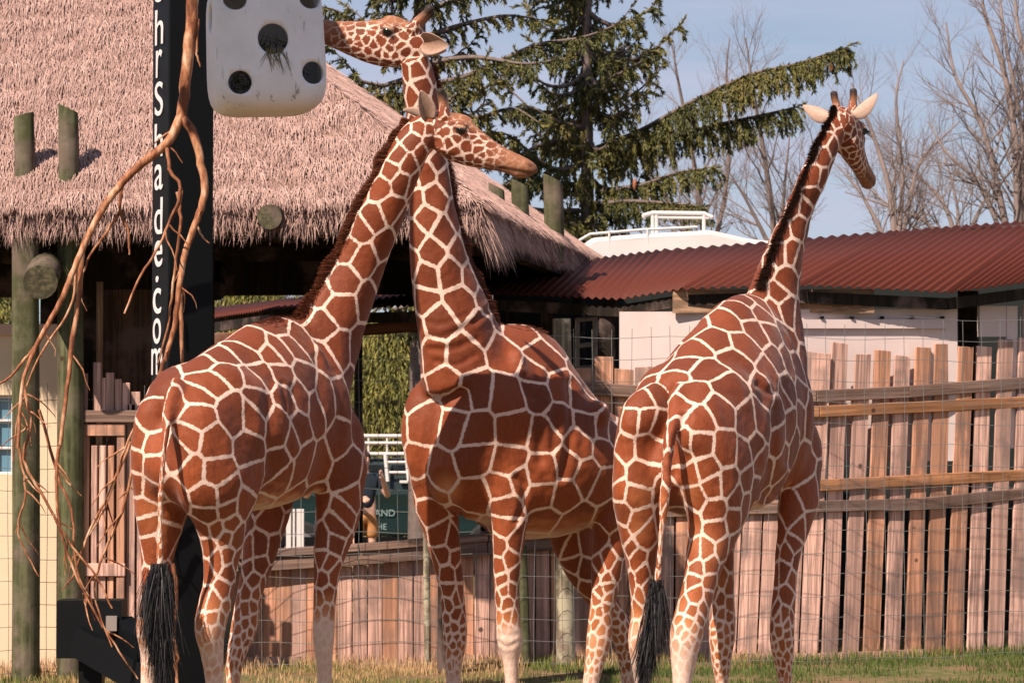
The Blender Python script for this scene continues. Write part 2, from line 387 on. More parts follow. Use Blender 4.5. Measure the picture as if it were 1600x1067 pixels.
# ============================================================ thatched hut
def straw_mat():
    m = Mat('thatch_straw'); k = m.attr('tint')
    c = m.ramp(k, [(0.0, (0.10, 0.058, 0.047)), (0.35, (0.27, 0.168, 0.142)), (0.75, (0.39, 0.255, 0.215)), (1.0, (0.51, 0.365, 0.31))]); return m.set(c, 0.75, 0.25)
M_STRAW = straw_mat()
def thatch_base():
    m = Mat('thatch_bed'); n = m.noise(m.coord((8, 8, 40)), 2.0, 5, 0.7); c = m.ramp(n, [(0.3, (0.14, 0.082, 0.06)), (0.7, (0.36, 0.22, 0.165))]); m.bump(n, 0.8, 0.05); return m.set(c, 0.9, 0.1)
M_THATCH = thatch_base()
HA = at(742, 312, 22.8); HU = Vector((-.988, .156, 0)); HV = Vector((.156, .988, 0)); HZ = HA.z; HD, HW, HS = 6.6, 9.5, 0.74
def hp(u, v, z=0.0): return HA + HU * u + HV * v + Vector((0, 0, z))
hut = thing('thatched_hut', 'round-log hut with shaggy straw thatched hip roof and open dark underside', 'hut', (0, 0, 0))
RZ = HS * HD / 2; R1, R2 = hp(HD / 2, HD / 2, RZ), hp(HW - HD / 2, HD / 2, RZ)
c4 = [hp(0, 0), hp(HW, 0), hp(HW, HD), hp(0, HD)]; dn = Vector((0, 0, -.16)); inn = [hp(.02, .02), hp(HW - .02, .02), hp(HW - .02, HD - .02), hp(.02, HD - .02)]
rb = MB(); V = c4 + [R1, R2] + [p + dn for p in inn] + [R1 + dn, R2 + dn]
rb.add(V, [(1, 0, 4, 5), (0, 3, 4), (3, 2, 5, 4), (2, 1, 5), (7, 11, 10, 6), (6, 10, 9), (9, 10, 11, 8), (8, 11, 7), (0, 1, 7, 6), (1, 2, 8, 7), (2, 3, 9, 8), (3, 0, 6, 9)])
roof = rb.build('roof', M_THATCH, hut)
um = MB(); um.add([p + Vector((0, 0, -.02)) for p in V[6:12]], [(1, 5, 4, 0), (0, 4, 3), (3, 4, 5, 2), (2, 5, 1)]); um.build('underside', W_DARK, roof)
def straw(name, P, D, L, wid, tint, parent):
    n = len(P); P, D = np.array(P), np.array(D); L = np.array(L)[:, None]; D /= np.linalg.norm(D, axis=1)[:, None]
    sd = np.cross(D, RNG.normal(size=(n, 3)) * .25 + np.array([0, -.5, .8])); sd /= np.linalg.norm(sd, axis=1)[:, None]; sd *= wid
    mid = P + D * L * 0.55; tip = P + D * L + np.array([0, 0, -.14]) * L
    V = np.stack([P - sd, P + sd, mid + sd * .9, mid - sd * .9, tip], 1).reshape(-1, 3); i = np.arange(n)[:, None] * 5
    me = raw_mesh(name, V, np.vstack([i + np.array([0, 1, 2]), i + np.array([0, 2, 3]), i + np.array([3, 2, 4])])); fattr(me, 'tint', np.repeat(np.clip(tint, 0, 1), 5))
    return tag(link(name, me, M_STRAW, parent), kind='stuff')
random.seed(5); P, D, L, T = [], [], [], []
def add_straw(u, v, z, d, l, t): P.append(tuple(hp(u, v, z))); D.append(tuple(d)); L.append(l); T.append(t)
sl = math.sqrt(1 + HS * HS); nF = Vector((-HV.x * HS, -HV.y * HS, 1)).normalized(); dF = Vector((-HV.x, -HV.y, -HS)).normalized()
nR = (-HU * HS + Vector((0, 0, 1))).normalized(); dR = (-HU + Vector((0, 0, -HS))).normalized()
for _ in range(96000):                                             # front slope
    u, v = random.uniform(0, 6.0), random.uniform(-0.02, 3.0)
    if v > u: continue
    cl = mnoise.noise(Vector((u * 3.5, v * 7, 0))); cl2 = mnoise.noise(Vector((u * 9, v * 16, 4)))
    course = 0.5 + 0.5 * math.sin(v * 19 + 1.5 * mnoise.noise(Vector((u * .8, v, 7))))
    lift = random.uniform(.02, .11) + .05 * course
    d = dF + nF * lift + HU * (random.gauss(0, .20) - .30 + .25 * cl)
    p = nF * random.uniform(-.01, .03); q = hp(u, v, HS * v) + p + nF * (.03 * cl)
    P.append(tuple(q)); D.append(tuple(d)); L.append(random.uniform(.08, .19)); T.append(.66 + .16 * cl2 + .12 * cl + random.gauss(0, .16) - .10 * (1 - course))
for _ in range(8200):                                              # front eave fringe
    u = random.uniform(-.05, 6.2); d = dF * .75 + Vector((0, 0, -.65)) + HU * random.gauss(-.08, .28) + nF * random.gauss(.05, .12)
    P.append(tuple(hp(u, random.uniform(.0, .14), random.uniform(-.13, .03)))); D.append(tuple(d)); L.append(random.uniform(.08, .24) * (1 + .4 * mnoise.noise(Vector((u * 4, 0, 0))))); T.append(random.gauss(.5, .2))
for _ in range(16000):                                             # right slope and its long eave
    v = random.uniform(0, 6.6); lim = min(v, HD - v); u = random.random() ** 1.5 * lim
    cl = mnoise.noise(Vector((u * 5, v * 5, 2))); d = dR + nR * random.uniform(.05, .22) + HV * (random.gauss(0, .25) - .15)
    P.append(tuple(hp(u, v, HS * u) + nR * random.uniform(-.01, .04))); D.append(tuple(d)); L.append(random.uniform(.10, .24)); T.append(.62 + .2 * cl + random.gauss(0, .16))
for _ in range(5000):
    v = random.uniform(-.05, 6.6); d = dR * .7 + Vector((0, 0, -.55)) + HV * random.gauss(-.05, .25)
    P.append(tuple(hp(random.uniform(-.02, .1), v, random.uniform(-.14, .04)))); D.append(tuple(d)); L.append(random.uniform(.06, .20)); T.append(random.gauss(.62, .2))
for _ in range(420):                                               # loose sheaf hanging at the corner
    v = random.uniform(0, .75); d = Vector((.45 + random.gauss(0, .16), -.1, -1.0))
    P.append(tuple(hp(random.uniform(-.04, .06), v, random.uniform(-.12, .02)))); D.append(tuple(d)); L.append(random.uniform(.20, .44)); T.append(random.gauss(.7, .2))
straw('straw', P, D, L, .0036, np.array(T), roof)
# posts that stand through the thatch, posts and log ends below
def on_front(px, py):
    d = ray(px, py); o = Vector((0, 0, CAMH)); return o + d * ((HA - o).dot(nF) / d.dot(nF))
for px_, y0, y1, w_, sl_ in ((38, 180, 276, 33, .25), (107, 170, 280, 33, -.45)):
    q = on_front(px_, y1); log_post('post', px_, y0, y1 + 14, w_, q.y + .02, W_LOG, hut, 0, sl_)
for px_, y0, y1, w_, Y_ in ((778, 292, 380, 26, 25.3), (814, 286, 395, 28, 25.9), (866, 279, 410, 32, 26.9)):
    log_post('post', px_, y0, y1, w_, Y_, W_LOG, hut, -2, -.5)
for px_, y0, w_, Y_ in ((40, 322, 44, 23.45), (110, 322, 42, 23.6)):
    log_post('post', px_, y0, 690 + CAMH * FPX / Y_ + 3, w_, Y_, W_LOG, hut, 0)
def log_end(px, py, rpx, Y, back, mat, name='log_beam', dirv=(-.1, 1, .22)):
    a = at(px, py, Y); d = Vector(dirv).normalized(); r = m_px(rpx, Y); mb = MB(); mb.tube([(0, 0, 0), tuple(d * back * .5), tuple(d * back)], [r, r * 1.02, r * 1.05], 18); o = mb.build(name, mat, hut); o.location = a; return o
W_LOGEND = wood_mat('sawn_log', (0.10, 0.095, 0.055), (0.13, 0.115, 0.065), knots=False, axis=1)
log_end(63, 441, 27, 22.9, 1.6, W_LOGEND); log_end(421, 339, 19.5, 22.9, 1.3, W_LOGEND, dirv=(.05, 1, .10)); log_end(338, 455, 15, 26.5, 1.2, W_DARK)
dk = MB()
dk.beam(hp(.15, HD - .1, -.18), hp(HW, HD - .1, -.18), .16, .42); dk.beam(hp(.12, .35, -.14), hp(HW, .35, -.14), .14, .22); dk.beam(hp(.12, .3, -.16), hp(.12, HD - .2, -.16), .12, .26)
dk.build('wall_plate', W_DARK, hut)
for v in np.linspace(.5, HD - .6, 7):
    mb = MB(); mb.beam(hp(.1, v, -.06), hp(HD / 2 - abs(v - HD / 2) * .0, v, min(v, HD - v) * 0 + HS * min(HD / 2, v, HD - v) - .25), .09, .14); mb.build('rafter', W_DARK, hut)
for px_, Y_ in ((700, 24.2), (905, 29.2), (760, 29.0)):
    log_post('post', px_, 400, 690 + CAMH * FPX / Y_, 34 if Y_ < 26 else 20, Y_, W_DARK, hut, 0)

# ------------------------------------------------------------ cream building with a window, under the hut
cr = thing('cream_building', 'cream stucco wall with a small paned window behind log posts', 'building', (0, 0, 0))
Yw = 24.35
def panel(name, x0, x1, y0, y1, Y, mat, parent, t=.08, dY=0.0, bev=0.004):
    """upright slab whose front face spans pixels x0..x1, y0..y1 at depth Y"""
    a, b = at(x0, y1, Y), at(x1, y0, Y); c = (a + b) / 2; mb = MB(); mb.box((0, t / 2, 0), (abs(b.x - a.x), t, abs(b.z - a.z)))
    o = link(name, bevel(mb.mesh(name), bev) if bev else mb.mesh(name), mat, parent); o.location = (c.x, Y + dY, c.z); return o
gy = 690 + CAMH * FPX / Yw
for nm, x0, x1, y0, y1 in (('wall', -220, -30, 522, gy), ('wall', 22, 90, 522, gy), ('wall', -30, 22, 522, 617), ('wall', -30, 22, 742, gy)): panel(nm, x0, x1, y0, y1, Yw, M_CREAM, cr, .2, 0, 0)
panel('coping', -220, 94, 506, 523, Yw - .05, plain('coping_stone', (.55, .38, .30), .8), cr, .3)
M_GLASS = Mat('window_glass').set((0.10, 0.22, 0.30), 0.06, 0.6)  # blue reflection is put into the glass colour itself
wnd = panel('window', -30, 22, 617, 742, Yw + .09, M_GLASS, cr, .02)
for x0, x1, y0, y1 in ((-30, 22, 617, 622), (-30, 22, 737, 742), (17, 22, 622, 737), (-30, 17, 655, 659), (-30, 17, 698, 702), (-6, -3, 622, 737)):
    o = panel('frame', x0, x1, y0, y1, Yw + .05, M_WHITE, cr, .045); o.parent = wnd; o.location -= wnd.location

# ------------------------------------------------------------ timber stall under the hut: partition, palings and gate
st = thing('timber_stall', 'brown timber stall partition with pale corner post under the thatch', 'stall', (0, 0, 0))
W_PLY = wood_mat('brown_partition', (0.105, 0.062, 0.040), (0.12, 0.07, 0.045), knots=False)
panel('side_wall', 150, 330, 452, 690 + CAMH * FPX / 25.2, 25.2, W_PLY, st, .05); panel('corner_post', 148, 160, 440, 690 + CAMH * FPX / 25.05, 25.05, wood_mat('pale_post', (.52, .33, .21), (.56, .36, .23)), st, .06)
panel('back_wall', 60, 335, 330, 690 + CAMH * FPX / 26.6, 26.6, W_DARK, st, .06)  # near-black sheet stands in for the shade deep in the stall
gate = thing('timber_gate', 'narrow framed timber gate with palings above, behind the hanging branch', 'gate', (0, 0, 0))
Yg = 23.62; gby = 690 + CAMH * FPX / Yg
for x0, x1, y0, mt in ((126, 139, 662, W_BOARD_NEW), (181, 195, 662, W_BOARD_NEW)): panel('stile', x0, x1, y0, gby - 10, Yg, mt, gate, .05)
o = panel('top_rail', 126, 195, 662, 681, Yg - .012, W_BOARD_NEW, gate, .05); panel('bottom_rail', 126, 195, 880, 900, Yg - .012, W_BOARD, gate, .05)
x = 141
for w in (12, 13, 12): panel('plank', x, x + w - 1, 696, gby - 12, Yg + .02, random.choice([W_BOARD, W_BOARD_NEW]), gate, .022); x += w + .6
x = 197; 
while x < 250:
    w = random.choice([15, 16, 18]); panel('plank', x, x + w - 1.6, random.uniform(600, 640) if x < 216 else random.uniform(655, 700), gby - 4, Yg + .05, random.choice([W_BOARD, W_BOARD, W_BOARD_NEW]), gate, .022); x += w
for x0, x1, y0 in ((131, 137, 583), (145, 158, 566), (159, 165, 590), (165, 178, 582), (179, 190, 592), (191, 203, 598), (205, 219, 612)): panel('paling', x0, x1, y0, 660, Yg + .05, W_BOARD, gate, .022)
panel('cross_rail', 125, 222, 641, 660, Yg - .03, W_RAIL, gate, .05)

# ------------------------------------------------------------ black shade-structure column with stacked lettering
colm = thing('steel_column', 'black square steel column with white lettering stacked down one face', 'column', (0, 0, 0))
KC = at(262, 690, 19.85); KC.z = 0; eL = Vector((-.454, .891, 0)); eR = Vector((.891, .454, 0)); nL = Vector((-.891, -.454, 0)); CW = .318
mb = MB(); q = [KC, KC + eR * CW, KC + eR * CW + eL * CW, KC + eL * CW]; up6 = Vector((0, 0, 5.6))
mb.add(q + [p + up6 for p in q], [(0, 3, 2, 1), (4, 5, 6, 7), (0, 1, 5, 4), (1, 2, 6, 5), (2, 3, 7, 6), (3, 0, 4, 7)])
link('shaft', bevel(mb.mesh('shaft'), .012, 2), M_BLACK, colm)
M_LETTER = plain('white_vinyl', (0.62, 0.60, 0.60), 0.55, var=.12, scale=6)
def letter(ch, y0, y1, shift=0.0, width=.175):
    cu = bpy.data.curves.new('letter', 'FONT'); cu.body = ch; cu.extrude = .0015; cu.offset = .002; tmp = link('tmp', cu)
    me = bpy.data.meshes.new_from_object(tmp.evaluated_get(bpy.context.evaluated_depsgraph_get())); bpy.data.objects.remove(tmp); bpy.data.curves.remove(cu)
    n = len(me.vertices); co = np.empty(n * 3, np.float32); me.vertices.foreach_get('co', co); co = co.reshape(-1, 3); lo, hi = co.min(0), co.max(0)
    d = ray(241, 100); Yl = 20.0
    z0, z1 = at(241, y1, Yl).z, at(241, y0, Yl).z
    w = width if ch not in '.' else .05
    if ch == 'r': w *= .75
    fx = (co[:, 0] - lo[0]) / (hi[0] - lo[0]) - .5; fy = (co[:, 1] - lo[1]) / (hi[1] - lo[1]); fz = (co[:, 2] - lo[2])
    c = KC + eL * (CW * .56 + shift)
    W = np.outer(fx * w, np.array(-eL)) + np.array(c)[None] + np.outer(fz, np.array(nL)) + np.array(nL)[None] * .0035; W[:, 2] = z0 + fy * (z1 - z0)
    me.vertices.foreach_set('co', W.astype(np.float32).ravel()); me.update(); o = link('letter', me, M_LETTER, colm); return o
for ch, y0, y1 in (('s', -38, 3.5), ('h', 15, 70), ('r', 78, 121), ('S', 128, 181), ('h', 193, 245), ('a', 257, 297), ('d', 309, 366), ('e', 376, 417), ('.', 431, 441), ('c', 450, 490), ('o', 497, 537), ('m', 544, 585)):
    letter(ch, y0, y1, .0 if y0 < 400 else .02, .15 if ch != 'm' else .20)
ba = MB(); Yb = 20.6
a, b = at(88, 1028, Yb), at(190, 938, Yb); ba.box(((a.x + b.x) / 2, Yb + .15, (a.z + b.z) / 2), (b.x - a.x, .3, b.z - a.z)); ba.beam(((a.x + b.x) / 2, Yb + .15, 0), ((a.x + b.x) / 2, Yb + .15, a.z + .02), .16, .16, Vector((0, 1, 0)))
ba.beam((b.x - .02, Yb + .1, .55), KC + eL * .2 + eR * .1 + Vector((0, 0, .30)), .14, .22); ba.beam(at(118, 1000, Yb - .05), at(226, 1064, Yb - .3), .06, .2)
ba.build('base_bracket', M_BLACK, colm)
gb = MB(); a, b = at(166, 985, Yb - .03), at(183, 962, Yb - .03); gb.box(((a.x + b.x) / 2, Yb - .02, (a.z + b.z) / 2), (b.x - a.x, .06, b.z - a.z)); gb.build('clamp_block', plain('grey_block', (.25, .21, .19)), colm)
# inferred canopy on the column, unseen above the frame, outlined to shade the hanging cube
cp = MB(); q_ = [(-3.0, 16.3), (-2.2, 16.3), (-1.72, 17.0), (-1.72, 18.3), (-3.0, 18.3)]; cp.add([(x, y, 5.6) for x, y in q_] + [(x, y, 5.63) for x, y in q_], [(4, 3, 2, 1, 0), (5, 6, 7, 8, 9)] + [(i, (i + 1) % 5, (i + 1) % 5 + 5, i + 5) for i in range(5)]); cp.build('canopy', plain('shade_cloth', (.10, .11, .10), .9), colm)
cp = MB(); cp.beam(KC + eL * (CW / 2) + eR * (CW / 2) + Vector((0, 0, 5.5)), (-2.36, 17.0, 5.55), .10, .10); cp.beam((-3.0, 16.9, 5.57), (-1.80, 16.9, 5.57), .05, .05); cp.beam((-3.0, 18.15, 5.57), (-1.40, 18.15, 5.57), .05, .05); cp.build('canopy_arm', M_BLACK, colm)
fp = MB(); c0 = KC + eL * (CW / 2) + eR * (CW / 2); fp.box((c0.x, c0.y, .02), (.6, .6, .04)); fp.build('foot_plate', M_BLACK, colm)

# ------------------------------------------------------------ hanging cube feeder (a giant die with round holes)
def die_mat():
    m = Mat('scuffed_white_plastic'); c = m.coord(); n = m.noise(c, 3.0, 5, .65); s = m.noise(m.coord((6, 6, 1.2)), 3.0, 4, .7)
    col = m.mix(m.maprange(n, .35, .7, 0, .4), (.74, .74, .75), (.50, .49, .48)); col = m.mix(m.maprange(s, .60, .72, 0, .7), col, (.12, .10, .085)); return m.set(col, .5, .35)
DC = at(414, 72, 18.15); dw, dh = .335, .417
feeder = thing('cube_feeder', 'scuffed white plastic cube feeder hanging beside the post, round holes like a die', 'feeder', tuple(DC), 0)
bm = bmesh.new(); bmesh.ops.create_cube(bm, size=2.0); bmesh.ops.subdivide_edges(bm, edges=bm.edges[:], cuts=13, use_grid_fill=True)
for v in bm.verts:
    p = v.co; e = 5.5; r = (abs(p.x) ** e + abs(p.y) ** e + abs(p.z) ** e) ** (1 / e); v.co = Vector((p.x / r * dw, p.y / r * dw, p.z / r * dh))
    v.co.z += -.0 ; v.co.x *= 1 - .03 * (v.co.z / dh)
for f in bm.faces: f.smooth = True
me = bpy.data.meshes.new('shell'); bm.to_mesh(me); bm.free(); shell = link('shell', me, die_mat(), feeder)
RD = Matrix.Rotation(math.radians(13), 3, 'Z') @ Matrix.Rotation(math.radians(-2.5), 3, 'Y')
def fixn(me):
    b = bmesh.new(); b.from_mesh(me); bmesh.ops.remove_doubles(b, verts=b.verts[:], dist=1e-5); bmesh.ops.recalc_face_normals(b, faces=b.faces[:]); b.to_mesh(me); b.free(); return me
fixn(shell.data)
cut = MB(); holes = [(0, 0, .092, 'y'), (-.205, -.255, .070, 'y'), (.235, -.205, .068, 'y'), (.235, .245, .068, 'y'), (-.215, .245, .07, 'y'), (-.03, .17, .085, 'x')]
for hx, hz, hr, ax in holes:
    if ax == 'y': cut.tube([(hx, -.6, hz), (hx, -.1, hz)], hr, 28)
    else: cut.tube([(-.6, hx, hz), (-.2, hx, hz)], hr, 28)
cutter = link('cutter', fixn(cut.mesh('cutter')), None, feeder); innero = link('inner', shell.data.copy(), None, feeder); innero.data.transform(Matrix.Scale(.91, 4))
for ob in (innero, cutter):
    md = shell.modifiers.new('b', 'BOOLEAN'); md.operation = 'DIFFERENCE'; md.object = ob; md.solver = 'EXACT'; pass
me2 = bpy.data.meshes.new_from_object(shell.evaluated_get(bpy.context.evaluated_depsgraph_get())); shell.modifiers.clear(); shell.data = me2
for ob in (innero, cutter): bpy.data.objects.remove(ob)
feeder.rotation_euler = RD.to_euler()
hm = MB(); random.seed(3); hp_, hd_, hl_ = [], [], []
for _ in range(900): hp_.append((min(.2, max(-.2, random.gauss(0, .13))), random.uniform(-.22, .1), random.uniform(-.30, .02))); hd_.append((random.gauss(0, 1), random.gauss(0, .5), random.gauss(0, .8))); hl_.append(random.uniform(.04, .09))
for _ in range(26): hp_.append((random.uniform(-.05, .09), -.335, -.07 + random.uniform(-.01, .02))); hd_.append((random.gauss(.1, .5), -.12, -1)); hl_.append(random.uniform(.05, .17))
def hay_mat():
    m = Mat('hay'); return m.set(m.mix(m.noise(m.coord(), 25), (.075, .070, .028), (.20, .16, .075)), .8)
hay = strands('hay', [Vector(p) for p in hp_], [Vector(d).normalized() for d in hd_], hl_, .0032, hay_mat(), feeder, .1)
hg = MB(); hg.tube([(0, 0, dh - .02), (.01, .01, dh + .5), (0, 0, dh + 1.2)], .012, 8); hg.build('hanger_rope', plain('rope', (.12, .09, .06)), feeder)

# ------------------------------------------------------------ browse branch tied to the column
br = MB(); random.seed(11)
def limb(pts, r0, r1, Y0=19.45, Y1=None, twigs=0, tl=.3):
    Y1 = Y1 or Y0; n = len(pts); C = catmull(np.array([[p[0], p[1], Y0 + (Y1 - Y0) * i / (n - 1)] for i, p in enumerate(pts)]), n * 5)
    W = [at(c[0] + random.gauss(0, .6), c[1], c[2]) for c in C]; br.tube(W, [m_px(r0 + (r1 - r0) * i / (len(W) - 1), Y0) for i in range(len(W))], 8)
    for _ in range(twigs):
        i = random.randrange(2, len(W) - 1); d = Vector((random.gauss(0, .6), random.uniform(-.5, .3), -random.uniform(.2, 1.0))).normalized(); p = W[i]; q = [p]
        L = tl * random.uniform(.35, 1.0)
        for k in range(4): d = (d + Vector((random.gauss(0, .25), random.gauss(0, .2), -.12))).normalized(); p = p + d * L / 4; q.append(p)
        br.tube(q, [m_px(1.7, Y0), m_px(1.5, Y0), m_px(1.2, Y0), m_px(.9, Y0), m_px(.5, Y0)], 5)
limb([(303, -40), (299, 40), (291, 110), (284, 185)], 10, 8.5)
limb([(285, 178), (262, 222), (215, 262), (182, 296), (150, 345), (120, 410), (95, 470), (62, 530), (36, 596), (28, 700)], 8, 2.5, 19.45, 19.2, 5)
limb([(284, 182), (303, 212), (314, 255), (320, 300), (306, 348), (290, 392), (281, 440), (272, 510), (258, 560), (240, 610), (225, 650)], 7.5, 3.0, 19.45, 19.3, 6)
limb([(281, 440), (283, 500), (286, 570), (288, 600)], 4, 2.0); limb([(262, 232), (266, 268), (282, 290), (272, 330), (245, 390), (215, 440), (195, 490)], 3.2, 1.6, 19.4, 19.2, 3)
limb([(278, 300), (282, 350), (272, 430), (264, 500), (246, 570)], 3, 1.5); limb([(190, 292), (188, 330), (200, 360), (203, 398)], 3, 1.3); limb([(188, 330), (165, 365), (140, 400), (126, 440)], 2.6, 1.4)
limb([(128, 395), (122, 470), (112, 540), (106, 600), (95, 680), (88, 740), (95, 830), (120, 900), (160, 980)], 4.5, 1.6, 19.4, 19.2, 5)
limb([(60, 535), (40, 560), (14, 590), (-20, 610)], 3, 1.5); limb([(36, 598), (48, 660), (38, 720), (70, 780), (110, 850), (150, 900), (175, 950)], 3, 1.4, 19.3, 19.2, 6)
limb([(28, 690), (40, 770), (28, 830), (60, 900)], 2.4, 1.1, twigs=4); limb([(62, 640), (90, 740), (112, 800), (118, 880), (140, 940), (175, 1000), (215, 1060)], 2.6, 1.2, twigs=6)
limb([(205, 690), (170, 770), (140, 830), (118, 890), (112, 905)], 2.6, 1.4, twigs=4); limb([(213, 715), (190, 800), (160, 870), (148, 930), (175, 1010)], 2.6, 1.2, twigs=4)
limb([(270, 880), (276, 930), (272, 1000), (278, 1075)], 3.5, 2); limb([(258, 980), (276, 1010), (276, 1080)], 2.5, 1.6); limb([(120, 410), (110, 480), (60, 560), (30, 640), (20, 720)], 2.2, 1.2, twigs=4)
limb([(225, 640), (200, 690), (165, 790), (130, 850)], 2.4, 1.2, twigs=3); limb([(305, 350), (318, 372), (327, 380)], 1.8, 1); limb([(309, 30), (307, 80), (313, 105)], 2.4, 1.4)
def browse_mat():
    m = Mat('stripped_browse_bark'); n = m.noise(m.coord((1.6, 1.6, .5)), 7.0, 6, .7); g = m.noise(m.coord((3, 3, 1)), 26, 5, .75)
    c = m.ramp(n, [(.34, (.085, .030, .014)), (.46, (.24, .085, .036)), (.55, (.42, .20, .10)), (.66, (.60, .41, .28))]); c = m.mix(m.maprange(g, .5, .75, 0, .55), c, (.09, .05, .032)); m.bump(g, .5, .006); return m.set(c, .65, .25)
tag(br.build('browse_branch', browse_mat()), 'stripped reddish forked branch hanging down the black column as browse', 'branch')
# ============================================================ curved gallery with red corrugated roof
shed = thing('roofed_gallery', 'long gallery with dark red corrugated metal roof and white panels behind the fence', 'shed', (0, 0, 0))
def metal_roof():
    m = Mat('red_corrugated_steel'); n = m.noise(m.coord((1, 1, 1)), .9, 4); d = m.noise(m.coord((14, 14, 1)), 1.5, 4, .7)
    c = m.mix(n, (.082, .021, .013), (.100, .026, .017)); c = m.mix(m.maprange(d, .55, .8, 0, .35), c, (.13, .052, .038)); return m.set(c, .6, .12)
M_RED = metal_roof()
EV = [(270, 505), (430, 482), (640, 478), (775, 459), (970, 467), (1065, 451), (1250, 445), (1483, 456), (1600, 441), (1760, 426)]
EVY = [33.2, 29.8, 28.4, 27.0, 26.1, 25.60, 25.62, 25.95, 26.3, 26.9]
TP = [(300, 485), (460, 466), (680, 440), (830, 415), (1040, 390), (1190, 379), (1400, 361), (1640, 342), (1770, 332), (1960, 318)]
for i in range(len(EV) - 1):
    a0, a1 = at(*EV[i], EVY[i]), at(*EV[i + 1], EVY[i + 1]); b0, b1 = at(*TP[i], EVY[i] + 2.1), at(*TP[i + 1], EVY[i + 1] + 2.1)
    L = (a1 - a0).length; n = max(8, int(L / .088 * 8)); V, F = [], []
    nrm = ((a1 - a0).cross(b0 - a0)).normalized()
    if nrm.z < 0: nrm = -nrm
    for k in range(n + 1):
        t = k / n; w = .011 * math.cos(2 * math.pi * t * L / .088)
        for q in (0, .5, 1):
            p = a0.lerp(a1, t).lerp(b0.lerp(b1, t), q) + nrm * (w + .004 * mnoise.noise(Vector((t * L, q * 3, i)))); V += [p, p - nrm * .004]
    for k in range(n):
        for q in range(2):
            a = k * 6 + q * 2; F += [(a, a + 6, a + 8, a + 2), (a + 1, a + 3, a + 9, a + 7)]
        F += [(k * 6, k * 6 + 1, k * 6 + 7, k * 6 + 6), (k * 6 + 4, k * 6 + 10, k * 6 + 11, k * 6 + 5)]
    o = link('roof_sheet', raw_mesh('roof_sheet', [tuple(v) for v in V], F, True), M_RED, shed)
    mb = MB(); mb.beam(a0 + Vector((0, .12, -.10)), a1 + Vector((0, .12, -.10)), .05, .10); mb.build('purlin', W_DARK, shed)
    mb = MB(); mb.beam(b0 + Vector((0, -.1, -.12)), b1 + Vector((0, -.1, -.12)), .08, .16); mb.build('ridge_beam', W_DARK, shed)
W_RUST = wood_mat('rusty_fascia', (.22, .085, .045), (.26, .10, .055), axis=0)
for a, b in (((300, 531), (440, 524)), ((560, 516), (668, 508))):
    rail_between(shed, at(*a, 31.5 if a[0] < 500 else 29.2), at(*b, 30.4 if a[0] < 500 else 28.8), .11, .05, W_RUST, 'fascia')
# posts and panels under the roof
for px_, y0, Y_, w_ in ((950, 470, 26.4, 30), (1513, 455, 26.75, 34), (855, 468, 27.4, 20), (800, 470, 27.8, 18), (560, 485, 29.4, 14)):
    log_post('post', px_, y0, 690 + CAMH * FPX / Y_, w_, Y_, W_DARK, shed)
M_PANEL = plain('whitewashed_panel', (.60, .50, .47), .8, .2, var=.16, scale=3.5)
def slab(name, x0, x1, y0, y1, Ya, Yb, mat, parent, t=.04):
    """upright slab running from depth Ya at pixel x0 to Yb at x1"""
    A, B = at(x0, y1, Ya), at(x1, y1, Yb); C, D = at(x1, y0, Yb), at(x0, y0, Ya); n_ = (B - A).cross(D - A).normalized()
    if n_.y < 0: n_ = -n_
    o_ = A.copy(); vs = [v - o_ for v in (A, B, C, D)]; vs += [v + n_ * t for v in vs]
    mb = MB(); mb.add(vs, [(0, 1, 2, 3), (7, 6, 5, 4), (0, 4, 5, 1), (1, 5, 6, 2), (2, 6, 7, 3), (3, 7, 4, 0)]); o = mb.build(name, mat, parent); o.location = o_; return o
for x0, x1, y0, y1, Ya, Yb in ((968, 1236, 487, 720, 25.74, 25.76), (1237, 1496, 483, 720, 25.78, 26.24), (1531, 1572, 478, 526, 26.40, 26.52), (1573, 1590, 478, 700, 26.54, 26.6), (1600, 1760, 476, 560, 26.65, 27.1)): slab('wall_panel', x0, x1, y0, y1, Ya, Yb, M_PANEL, shed)
slab('ledge', 1237, 1480, 499, 513, 25.74, 26.17, M_PANEL, shed, .03)
for k in range(5): panel('bracket', 1282 + 47 * k, 1288 + 47 * k, 494, 498, 25.80 + .083 * k, M_BLACK, shed, .05)
slab('plank', 1052, 1366, 452, 489, 25.68, 25.90, wood_mat('pale_plank', (.42, .26, .16), (.46, .29, .18), axis=0), shed, .03)
M_SHADE = plain('interior_shade_board', (.020, .024, .024), .9, .1)  # near-black colour holds the gallery's inner shade behind the fence gaps
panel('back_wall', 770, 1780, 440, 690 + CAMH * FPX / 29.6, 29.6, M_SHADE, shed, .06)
wf = thing('white_scaffold', 'white tube scaffold frame standing in the dark gallery behind palings', 'scaffold', (0, 0, 0))
for a, b in (((902, 500), (902, 640)), ((930, 496), (930, 640)), ((898, 500), (934, 497)), ((898, 541), (934, 537)), ((898, 576), (934, 573))):
    mb = MB(); mb.tube([at(*a, 28.0), at(*b, 28.0)], .022, 8); mb.build('tube', M_WHITE, wf)
mb = MB(); a, b = at(902, 640, 28), at(930, 640, 28); mb.tube([a, Vector((a.x, a.y, 0))], .022, 8); mb.tube([b, Vector((b.x, b.y, 0))], .022, 8); mb.build('leg', M_WHITE, wf)

